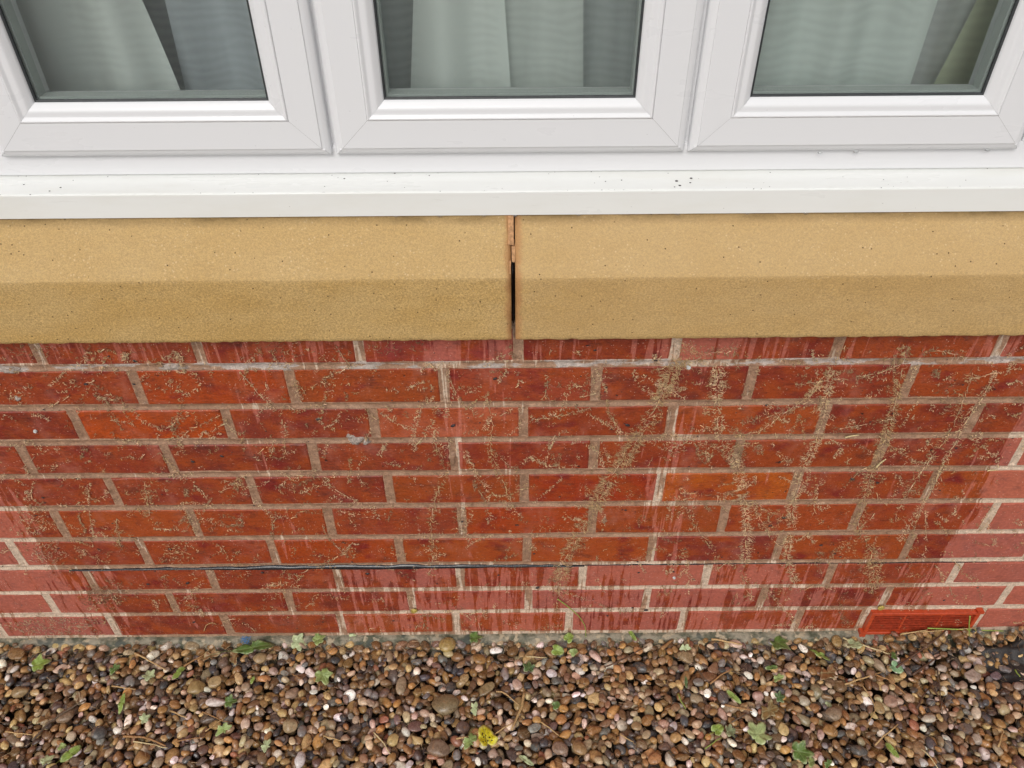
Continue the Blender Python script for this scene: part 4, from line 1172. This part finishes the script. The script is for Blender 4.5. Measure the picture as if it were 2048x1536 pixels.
def leaf(px, py, size, kind, ang, col, label, name='ivy_leaf', cat='leaf', cup=.25, stem=0., spot=0., tilt=None, wseed=0, group='green leaves fallen on the pebbles'):
    """size: length in photo pixels"""
    g = on_ground(px, py); L = size / FPX * 1.42 / 2 * 1.24
    r = np.random.default_rng(int(px * 7 + py)); t, rr = leaf_outline(kind)
    rr = rr * (1 + .05 * r.normal(size=len(rr)) * (1 if kind == 'torn' else .5))
    ks = (0, .3, .55, .78, 1.0)
    V, C, F = [], [], []
    ph = r.uniform(0, 6.28)
    for k in ks:
        for ti, ri in zip(t, rr):
            x, y = math.cos(ti) * ri * k, math.sin(ti) * ri * k
            z = cup * (.5 * y * y * 1.2 - .25 * x * x * r.uniform(.9, 1.1)) + .10 * math.sin(3 * ti + ph) * k * k + .05 * math.sin(7 * ti + ph * 2) * k ** 3
            fold = .12 * abs(y)
            V.append((x, y, z + fold))
            vein = math.exp(-(y / .035) ** 2) + .6 * max(math.exp(-((abs(ti) - a) / .07) ** 2) for a in (1.05, .55, 2.05)) * (k > .1)
            C.append((k, min(1, vein), spot * (1 if (.2 < k < .7 and y > -.35) else 0)))
    n = len(t)
    for q in range(len(ks) - 1):
        for i in range(n):
            j = (i + 1) % n
            if q == 0: F.append((0, n + i, n + j, n + j)) if False else F.append((q * n + i, (q + 1) * n + i, (q + 1) * n + j, q * n + j))
            else: F.append((q * n + i, (q + 1) * n + i, (q + 1) * n + j, q * n + j))
    V = np.array(V) * L
    V[:, 2] -= V[:, 2].min() * .6
    me = npmesh(name, V, np.array(F), np.array(C))
    o = link(name, me, MAT['leaf'], loc=(g.x, g.y, 0))
    a2 = ang
    tx, ty = (r.normal(0, .22), r.normal(0, .22)) if tilt is None else tilt
    o.rotation_euler = (tx + .18, ty, a2)
    o.location = (g.x, g.y, gh(g.x, g.y, L * .55) + .0012)
    sm = o.modifiers.new('thickness', 'SOLIDIFY'); sm.thickness = .0004; sm.offset = 0
    o.color = (*col, 1)
    tag(o, label, cat, group)
    if stem:
        st = stem / FPX * 1.4; n_ = 8; s = np.linspace(0, 1, n_)
        pth = np.stack([-L * .45 - s * st, .12 * st * np.sin(s * 2.4), .0008 - .0 * s], -1)[None]
        Vt, Ft = tubes(pth, np.full(1, .0007))
        pm = npmesh('petiole', Vt, Ft, np.full((len(Vt), 3), 0.) + np.array((.1, 0, 0)))
        po = link('petiole', pm, MAT['leaf'], o, loc=(0, 0, 0)); po.color = (min(1, col[0] * 1.6), col[1] * 1.2, col[2], 1)
    return o
G1, G2, G3, G4, G5 = (.22, .31, .055), (.10, .17, .035), (.42, .48, .26), (.27, .35, .11), (.06, .11, .03)
LEAVES = [
 (80, 1335, 42, 'ivy', .5, G1, 'bright green ivy leaf lying near the left edge of the gravel', 0),
 (231, 1342, 24, 'torn', .8, G2, 'small dark green leaf scrap right of the leftmost bright ivy leaf', 0),
 (360, 1349, 28, 'oval', 1.1, G1, 'small bright oval leaf at the end of a tan straw near the wall', 0),
 (301, 1356, 30, 'ivy', 2.2, G3, 'pale grey green lobed leaf left of the two big tan stones', 0),
 (509, 1304, 72, 'long', .25, G2, 'long curled green leaf with a trailing stalk against the footing', 75),
 (595, 1289, 42, 'ivy', .1, G3, 'pale green leaf touching the footing beside the long curled leaf', 0),
 (637, 1286, 34, 'ivy', .7, G4, 'green leaf standing against the footing, second right of the long curled leaf', 0),
 (646, 1352, 42, 'ivy', -1.0, G4, 'mid green pointed leaf on pebbles below the footing, left of the centre', 0),
 (246, 1410, 34, 'long', 1.6, G1, 'narrow green leaf with a whitish half, above the dark twig', 0),
 (289, 1441, 24, 'ivy', .6, G3, 'small variegated green and white leaf among thin straws', 0),
 (449, 1461, 28, 'torn', .3, G4, 'small green leaf scrap near the pale pebbles at lower left', 0),
 (458, 1405, 30, 'ivy', .2, G2, 'mid green leaf beside the white rock', 0),
 (125, 1496, 18, 'heart', .0, G4, 'tiny round green leaf at lower left, upper of a pair', 0),
 (143, 1509, 32, 'oval', .9, G1, 'bright folded green leaf at lower left, lower of a pair', 20),
 (94, 1526, 30, 'ivy', .8, G3, 'pale leaf cut by the bottom edge at the far left', 0),
 (533, 1492, 24, 'torn', 1.0, G3, 'pale ragged leaf scrap above the round dark pebble', 0),
 (506, 1362, 14, 'oval', 1.4, G1, 'tiny bright green leaf tip near the stalk of the long curled leaf', 0),
 (705, 1279, 18, 'heart', .2, G3, 'small pale leaf pressed against the footing left of the yellow stone', 0),
 (948, 1283, 34, 'ivy', .1, G2, 'green leaf lying at the footing right of the yellow stone', 0),
 (1136, 1284, 26, 'heart', .9, G1, 'glossy green leaf at the footing under the gap, topmost of three', 0),
 (1112, 1305, 30, 'heart', -.3, G1, 'glossy green heart leaf, lower left of three under the tendril', 0),
 (1145, 1308, 20, 'heart', .5, G4, 'paler small leaf, lower right of three under the tendril', 0),
 (1057, 1340, 30, 'ivy', 1.5, G5, 'dark green ivy leaf with pale veins on the pebbles near the centre', 0),
 (1110, 1412, 20, 'heart', .4, G2, 'small round green leaf right of the thick broken straw', 0),
 (939, 1482, 32, 'torn', .6, G4, 'green leaf half tucked beside the yellow leaf', 0),
 (949, 1418, 24, 'torn', 1.2, G3, 'greyish leaf scrap beside a small red pebble', 0),
 (1052, 1521, 28, 'long', -.6, G3, 'faded green leaf at the bottom edge near the centre', 0),
 (1264, 1277, 26, 'long', -1.1, G1, 'narrow bright green leaf at the footing right of the centre', 0),
 (1371, 1366, 20, 'long', 1.5, G5, 'small dark green upright leaf scrap right of centre', 0),
 (1368, 1304, 22, 'torn', -.3, G3, 'pale folded leaf scrap beside wood chips near the footing', 0),
 (1553, 1291, 52, 'ivy', -.9, G2, 'large crinkled green leaf with a yellow stalk near the footing', 70),
 (1702, 1296, 34, 'heart', -.4, G3, 'pale two lobed leaf below the left end of the vent', 0),
 (1638, 1313, 36, 'long', -.6, G1, 'bright oblong green leaf left of the pale two lobed leaf', 0),
 (1541, 1340, 26, 'long', .2, G2, 'thin green leaf below the large crinkled leaf', 0),
 (1555, 1360, 22, 'torn', .2, G4, 'ragged green scrap just below the thin green leaf', 0),
 (1787, 1338, 30, 'heart', -.6, (.22, .38, .20), 'bluish green leaf below the vent beside long dark stems', 0),
 (1785, 1315, 20, 'torn', 1.2, G2, 'small green scrap right above the bluish green leaf', 0),
 (1466, 1398, 30, 'long', -.9, G1, 'narrow green leaf beside a pear shaped grey pebble', 0),
 (1555, 1398, 26, 'ivy', .2, G5, 'dark green leaf scrap half hidden between pebbles', 0),
 (1512, 1475, 56, 'ivy', .9, (.38, .47, .20), 'largest pale yellow green ivy leaf with pointed lobes and a hole', 0),
 (1432, 1463, 28, 'heart', .6, G1, 'green leaf with a thin stalk left of the largest pale ivy leaf', 26),
 (1457, 1466, 30, 'ivy', .2, (.22, .25, .13), 'dull olive leaf touching the largest pale ivy leaf', 0),
 (1596, 1506, 48, 'ivy', -.2, G2, 'dark green leaf with yellowish edge near the bottom right', 0),
 (1621, 1526, 26, 'torn', .5, G4, 'pale green scrap under the leaf with yellowish edge', 0),
 (1782, 1504, 30, 'long', -1.2, G1, 'bright narrow leaf standing among pebbles at lower right', 0),
 (1655, 1528, 18, 'torn', .5, G2, 'small green leaf scrap cut by the bottom edge', 0),
 (2033, 1263, 26, 'ivy', 1.0, G1, 'bright green leaf by the wall at the right edge', 0),
 (1654, 1412, 16, 'heart', .2, G3, 'tiny pale leaf with a straw stalk on lower right gravel', 0),
]
for (px, py, s, k, a, c, lab, st) in LEAVES: leaf(px, py, s, k, a, c, lab, stem=st)
leaf(973, 1480, 47, 'heart', 1.9, (.70, .62, .02), 'bright yellow leaf with black spots at the bottom centre', spot=1., cup=.35, tilt=(.15, -.1), group='fallen leaves that have turned')
B1, B2 = (.22, .10, .035), (.30, .16, .07)
for (px, py, s, k, a, c, lab) in [
 (424, 1315, 34, 'torn', .2, B2, 'crinkled light brown dead leaf near the wall left of the centre'), (470, 1316, 30, 'torn', 1.4, B1, 'brown dead leaf behind the stalk of the long curled leaf'), (453, 1298, 26, 'ivy', .9, B1, 'small dead brown leaf against the footing'),
 (1655, 1349, 44, 'torn', .1, (.20, .085, .03), 'torn rusty brown leaf below the bright oblong green leaf'), (1536, 1424, 42, 'torn', .3, (.22, .13, .045), 'flat olive brown dead leaf above the largest pale ivy leaf'), (92, 1440, 28, 'torn', .5, B2, 'curled tan leaf flake between large tan pebbles at left'),
 (160, 1398, 24, 'torn', 1.9, (.30, .17, .09), 'small orange brown leaf flake at the left')]:
    leaf(px, py, s, k, a, c, lab, name='dead_leaf', cup=.5, group='fallen leaves that have turned')

# ---------------------------------------------------------------- straws and twigs
def tube_mesh(name, pts, r0, r1, seg=6):
    n = len(pts); V, F = [], []
    for i, p in enumerate(pts):
        d = (pts[min(i + 1, n - 1)] - pts[max(i - 1, 0)]).normalized()
        a = d.cross(Vector((0, 0, 1))); a = a.normalized() if a.length > 1e-4 else Vector((1, 0, 0)); b = d.cross(a)
        r = r0 + (r1 - r0) * i / (n - 1)
        for k in range(seg):
            t = 2 * math.pi * k / seg; V.append(p + (a * math.cos(t) + b * math.sin(t)) * r)
    for i in range(n - 1):
        for k in range(seg):
            k2 = (k + 1) % seg; F.append((i * seg + k, i * seg + k2, (i + 1) * seg + k2, (i + 1) * seg + k))
    F += [tuple(range(seg))[::-1], tuple(range((n - 1) * seg, n * seg))]
    return V, F
TC = {k: simple('stem_' + k, c, .55, .4, 0, .4, 500, .3) for k, c in dict(straw=(.50, .33, .15), pale=(.62, .50, .27), brown=(.10, .05, .028), grey=(.13, .09, .06), tan=(.36, .19, .075), green=(.28, .36, .07)).items()}
def twig(pts, w, mat, label, name='straw'):
    """photo points on the gravel, w full width in photo px"""
    W = []
    P = np.array(pts, float); seg = np.hypot(*np.diff(P, axis=0).T); cum = np.concatenate([[0], np.cumsum(seg)]); L = cum[-1]
    n = max(5, int(L / 9))
    r = w / FPX * 1.4 / 2; rr = random.Random(int(P[0, 0] * 3 + P[0, 1]))
    g = []
    for i in range(n):
        t = L * i / (n - 1)
        q = on_ground(np.interp(t, cum, P[:, 0]), np.interp(t, cum, P[:, 1]), -.578)
        jx, jy = rr.gauss(0, .0005), rr.gauss(0, .0005)
        g.append((q.x + jx, min(q.y + jy, -.012)))
    H = np.array([gh(x, y, .003) for x, y in g]); t = np.linspace(0, 1, n)
    A = np.polyfit(t, H, 1); line = np.polyval(A, t); line += max(0, np.quantile(H - line, .75))
    pts3 = [Vector((x, y, float(z) + r * .8)) for (x, y), z in zip(g, line)]
    c = sum(pts3, Vector()) / n
    V, F = tube_mesh(name, [p - c for p in pts3], r, r * .6)
    o = pydata(name, V, F, TC[mat], None, True, loc=tuple(c))
    tag(o, label, 'twig' if name == 'twig' else 'straw', 'straws and twigs on the pebbles')
def q(ox, *pts): return [(ox + x / 2.926, 1236 + y / 2.926) for x, y in pts]
for ox, pts, w, mat, nm, lab in [
 (0, [(790, 205), (970, 300)], 4, 'straw', 'straw', 'straight tan straw pointing down right, nearest the wall at left'),
 (0, [(1075, 280), (1250, 175)], 3.5, 'tan', 'straw', 'tan straw rising from a small bright leaf to the footing'),
 (0, [(650, 390), (790, 412)], 3.5, 'straw', 'straw', 'short nearly level straw below the dark green leaf scrap'),
 (0, [(190, 720), (290, 610), (400, 540), (500, 485)], 5, 'grey', 'twig', 'dark curved twig rising across the lower left pebbles'),
 (0, [(720, 690), (830, 690), (900, 715), (965, 745)], 5, 'tan', 'twig', 'orange brown bent twig at the lower left'),
 (0, [(785, 725), (880, 735), (975, 752)], 3, 'pale', 'straw', 'pale yellow straw lying under the orange brown bent twig'),
 (0, [(985, 525), (1085, 570)], 4, 'straw', 'straw', 'short straw below the white rock'),
 (0, [(1705, 310), (1760, 355)], 3, 'tan', 'straw', 'short tan straw between pebbles left of a pointed green leaf'),
 (0, [(1890, 680), (1995, 712)], 3, 'straw', 'straw', 'short tan straw above the bottom edge, left of the centre'),
 (0, [(30, 655), (190, 682)], 3, 'straw', 'straw', 'thin level straw at the far left of the lower gravel'),
 (0, [(1180, 540), (1290, 590), (1360, 605)], 2.5, 'tan', 'straw', 'thin brownish straw beside two crossing straws'),
 (0, [(1200, 660), (1330, 560)], 2.5, 'straw', 'straw', 'thin straw crossing another near the small green scrap'),
 (0, [(1020, 715), (1200, 690)], 2.5, 'tan', 'straw', 'thin long straw running right from the bent twig'),
 (700, [(1022, 425), (1000, 530), (945, 655)], 6.5, 'straw', 'straw', 'thick broken straw stalk with split end near the centre'),
 (700, [(855, 415), (900, 420), (990, 500)], 3.5, 'straw', 'straw', 'thin bent straw joining the thick broken stalk'),
 (700, [(625, 702), (700, 680), (762, 640)], 3.5, 'straw', 'straw', 'straw rising to the right above the yellow leaf'),
 (700, [(1115, 598), (1222, 672)], 3.5, 'straw', 'straw', 'straight straw right of the thick broken stalk'),
 (700, [(845, 668), (960, 602)], 3, 'straw', 'straw', 'short straw under the foot of the thick broken stalk'),
 (700, [(135, 665), (190, 720), (235, 790)], 3, 'pale', 'straw', 'pale curved straw left of the big flat brown stone'),
 (700, [(1035, 220), (1150, 232)], 3, 'pale', 'straw', 'thin yellow straw left of the green heart leaf'),
 (700, [(1490, 280), (1600, 240), (1740, 178)], 3.5, 'brown', 'twig', 'thin dark brown twig sloping up below the footing right of centre'),
 (700, [(1820, 187), (1890, 125)], 8, 'tan', 'twig', 'short brown wood chip beside a white pebble'),
 (700, [(1977, 122), (1982, 190)], 7, 'tan', 'twig', 'upright brown wood chip right of the sloping wood chip'),
 (700, [(1920, 440), (1945, 490), (1970, 522)], 3, 'green', 'straw', 'short greenish stalk among lower pebbles right of centre'),
 (700, [(1580, 668), (1660, 716)], 3, 'straw', 'straw', 'short straw touching a brown pebble right of centre'),
 (700, [(1110, 410), (1040, 500)], 2.5, 'grey', 'straw', 'thin grey stalk leaning beside the thick broken stalk'),
 (1348, [(218, 116), (400, 158)], 5, 'straw', 'straw', 'stout straw lying along the footing left of the crinkled leaf'),
 (1348, [(985, 125), (1120, 165), (1265, 206)], 4, 'pale', 'straw', 'long pale stalk sloping down below the vent'),
 (1348, [(1000, 382), (1215, 310)], 4, 'straw', 'straw', 'straight straw sloping up towards the bluish green leaf'),
 (1348, [(1105, 370), (1150, 440), (1190, 515), (1140, 612)], 3, 'straw', 'straw', 'kinked straw bent like an elbow at lower right'),
 (1348, [(1180, 330), (1270, 365), (1362, 447)], 3.5, 'tan', 'straw', 'curved brown straw right of the kinked straw'),
 (1348, [(215, 372), (270, 330), (342, 298)], 4, 'tan', 'straw', 'tan straw sloping up to the left of the crinkled leaf'),
 (1348, [(340, 298), (430, 345)], 3, 'grey', 'twig', 'thin dark twig meeting the tip of a tan straw'),
 (1348, [(1500, 385), (1570, 490), (1640, 610)], 4, 'brown', 'twig', 'dark reddish twig pointing down right at lower right'),
 (1348, [(1300, 292), (1420, 215), (1520, 150), (1590, 95)], 5, 'brown', 'twig', 'long dark brown stem rising towards the vent'),
 (1348, [(1400, 330), (1470, 280), (1545, 232)], 5, 'brown', 'twig', 'dark brown stem parallel to and below the longer one'),
 (1348, [(1185, 727), (1310, 620)], 3.5, 'straw', 'straw', 'straight straw sloping up at the bottom right'),
 (1348, [(1450, 760), (1500, 800), (1552, 878)], 3, 'pale', 'straw', 'thin straw running off the bottom edge at lower right'),
 (1348, [(1450, 105), (1560, 82), (1720, 74), (1882, 66)], 3.5, 'green', 'straw', 'long greenish stem lying along the wall right of the vent'),
 (1348, [(1300, 62), (1420, 45), (1700, 52)], 3, 'straw', 'straw', 'long tan straw lying across the bottom of the vent'),
 (1348, [(300, 503), (470, 540)], 4.5, 'tan', 'twig', 'brown stalk left of the flat olive brown leaf'),
 (1348, [(340, 607), (400, 575), (455, 553)], 3.5, 'grey', 'straw', 'greenish grey stalk under the brown stalk'),
 (1348, [(185, 752), (280, 690)], 2.5, 'green', 'straw', 'thin green stalk left of the largest pale ivy leaf'),
 (1348, [(1905, 752), (1930, 655)], 4, 'straw', 'straw', 'short upright straw near the right bottom corner'),
 (1348, [(135, 270), (170, 330), (212, 380)], 2.5, 'grey', 'straw', 'thin grey stalk at left of the tan sloping straw'),
 (1348, [(1420, 520), (1490, 410)], 4, 'brown', 'twig', 'short brown twig forming a V with the reddish twig'),
 (1348, [(1540, 290), (1560, 440), (1575, 560)], 3, 'grey', 'twig', 'thin upright stem behind the reddish twig'),
 (1348, [(1310, 105), (1350, 85), (1425, 42)], 3.5, 'straw', 'straw', 'short straw leaning against the vent louvres'),
 (1348, [(2010, 280), (2046, 325)], 3.5, 'green', 'straw', 'green stalk on the black membrane at the right edge'),
]: twig(q(ox, *pts), w, mat, lab, nm)
def wall_stem(pts, w, mat, label, name='tendril', lift=.006):
    W = [on_wall(x, y, -lift) for x, y in pts]
    # smooth
    P = []
    for i in range(len(W) - 1):
        for k in range(6): P.append(W[i].lerp(W[i + 1], k / 6))
    P.append(W[-1])
    for _ in range(3): P = [P[0]] + [(P[i - 1] + P[i] * 2 + P[i + 1]) / 4 for i in range(1, len(P) - 1)] + [P[-1]]
    r = w / FPX * 1.4 / 2; c = sum(P, Vector()) / len(P)
    V, F = tube_mesh(name, [p - c for p in P], r, r * .6)
    tag(pydata(name, V, F, TC[mat], None, True, loc=tuple(c)), label, 'stem')
wall_stem([(1115, 1198), (1135, 1212), (1158, 1232), (1171, 1252), (1172, 1285)], 2.4, 'green', 'thin green tendril curving down the wall to the leaves below')
wall_stem([(1940, 1232), (1938, 1250), (1939, 1272)], 3, 'green', 'short upright green stalk before the right end of the vent', 'stalk', .03)
wall_stem([(408, 1262), (412, 1250), (424, 1245), (433, 1249)], 1.8, 'straw', 'hair thin curled straw on the lowest left brick', 'straw', .002)
wall_stem([(1690, 875), (1703, 872), (1718, 870)], 3, 'pale', 'pale short straw caught on the fourth course joint at right', 'straw', .003)
wall_stem([(1975, 941), (1996, 940)], 3, 'pale', 'pale short straw on a mortar joint near the right edge', 'straw', .003)
wall_stem([(1752, 935), (1762, 925), (1772, 918)], 3.5, 'pale', 'pale straw bit stuck across an upright joint at right', 'straw', .003)

# small round yellowish lumps in the joints low on the wall (snail shells)
for px, py, lab in ((1761, 1215, 'yellowish snail shell in the joint above the left end of the vent'), (828, 1221, 'small yellow snail shell in the lowest joints left of the centre')):
    c = on_wall(px, py, -.002); V, F = [], []
    n, m_ = 44, 8
    for i in range(n):
        t = i / (n - 1); a = t * 5.2 * math.pi; R_ = .0040 * (1 - t) ** 1.1 + .0003; rt = .0030 * (1 - t) + .0004
        for k in range(m_):
            b = 2 * math.pi * k / m_
            V.append(((R_ + rt * math.cos(b)) * math.cos(a), -t * .0030 + rt * math.sin(b) * .8 - .001, (R_ + rt * math.cos(b)) * math.sin(a)))
    for i in range(n - 1):
        for k in range(m_): F.append((i * m_ + k, i * m_ + (k + 1) % m_, (i + 1) * m_ + (k + 1) % m_, (i + 1) * m_ + k))
    sm_ = bpy.data.materials.get('snail_shell') or simple('snail_shell', (.40, .30, .07), .35, .5, 0, .3, 300, .35)
    tag(pydata('snail_shell', V, F, sm_, None, True, loc=tuple(c)), lab, 'snail shell')

# fine litter: needles, rootlets and flakes that nobody could count
fp2, fr2, fc2 = [], [], []
for _ in range(4500):
    x = rng.uniform(-1.0, 1.0); y = rng.uniform(-.30, -.012) if rng.random() < .75 else -abs(rng.normal(0, .02)) - .012
    L = rng.uniform(.003, .016); a = rng.uniform(0, 6.28); z = gh(x, y, .0025); s = np.linspace(-.5, .5, 5)
    z2 = max(gh(x + math.cos(a) * L * .4, min(y + math.sin(a) * L * .4, -.012), .0025), z - .006)
    b = rng.normal(0, .12)
    fp2.append(np.stack([x + math.cos(a) * L * s + b * L * s * s, np.minimum(y + math.sin(a) * L * s, -.009), z + (z2 - z) * (s + .5) + .0004], -1))
    fr2.append(rng.uniform(.0002, .0005)); tc, var = TONES[int(rng.choice((0, 1, 2, 3, 3)))]; fc2.append(np.array(tc) * rng.uniform(.55, 1.2))
fp2 = np.array(fp2); V, F = tubes(fp2, np.array(fr2))
o = link('plant_litter', npmesh('plant_litter', V, F, np.repeat(np.array(fc2), 15, axis=0)), MAT['fibre'])
tag(o, 'fine brown plant litter scattered over the pebbles', 'plant litter', kind='stuff')
print('objects', len(bpy.data.objects))
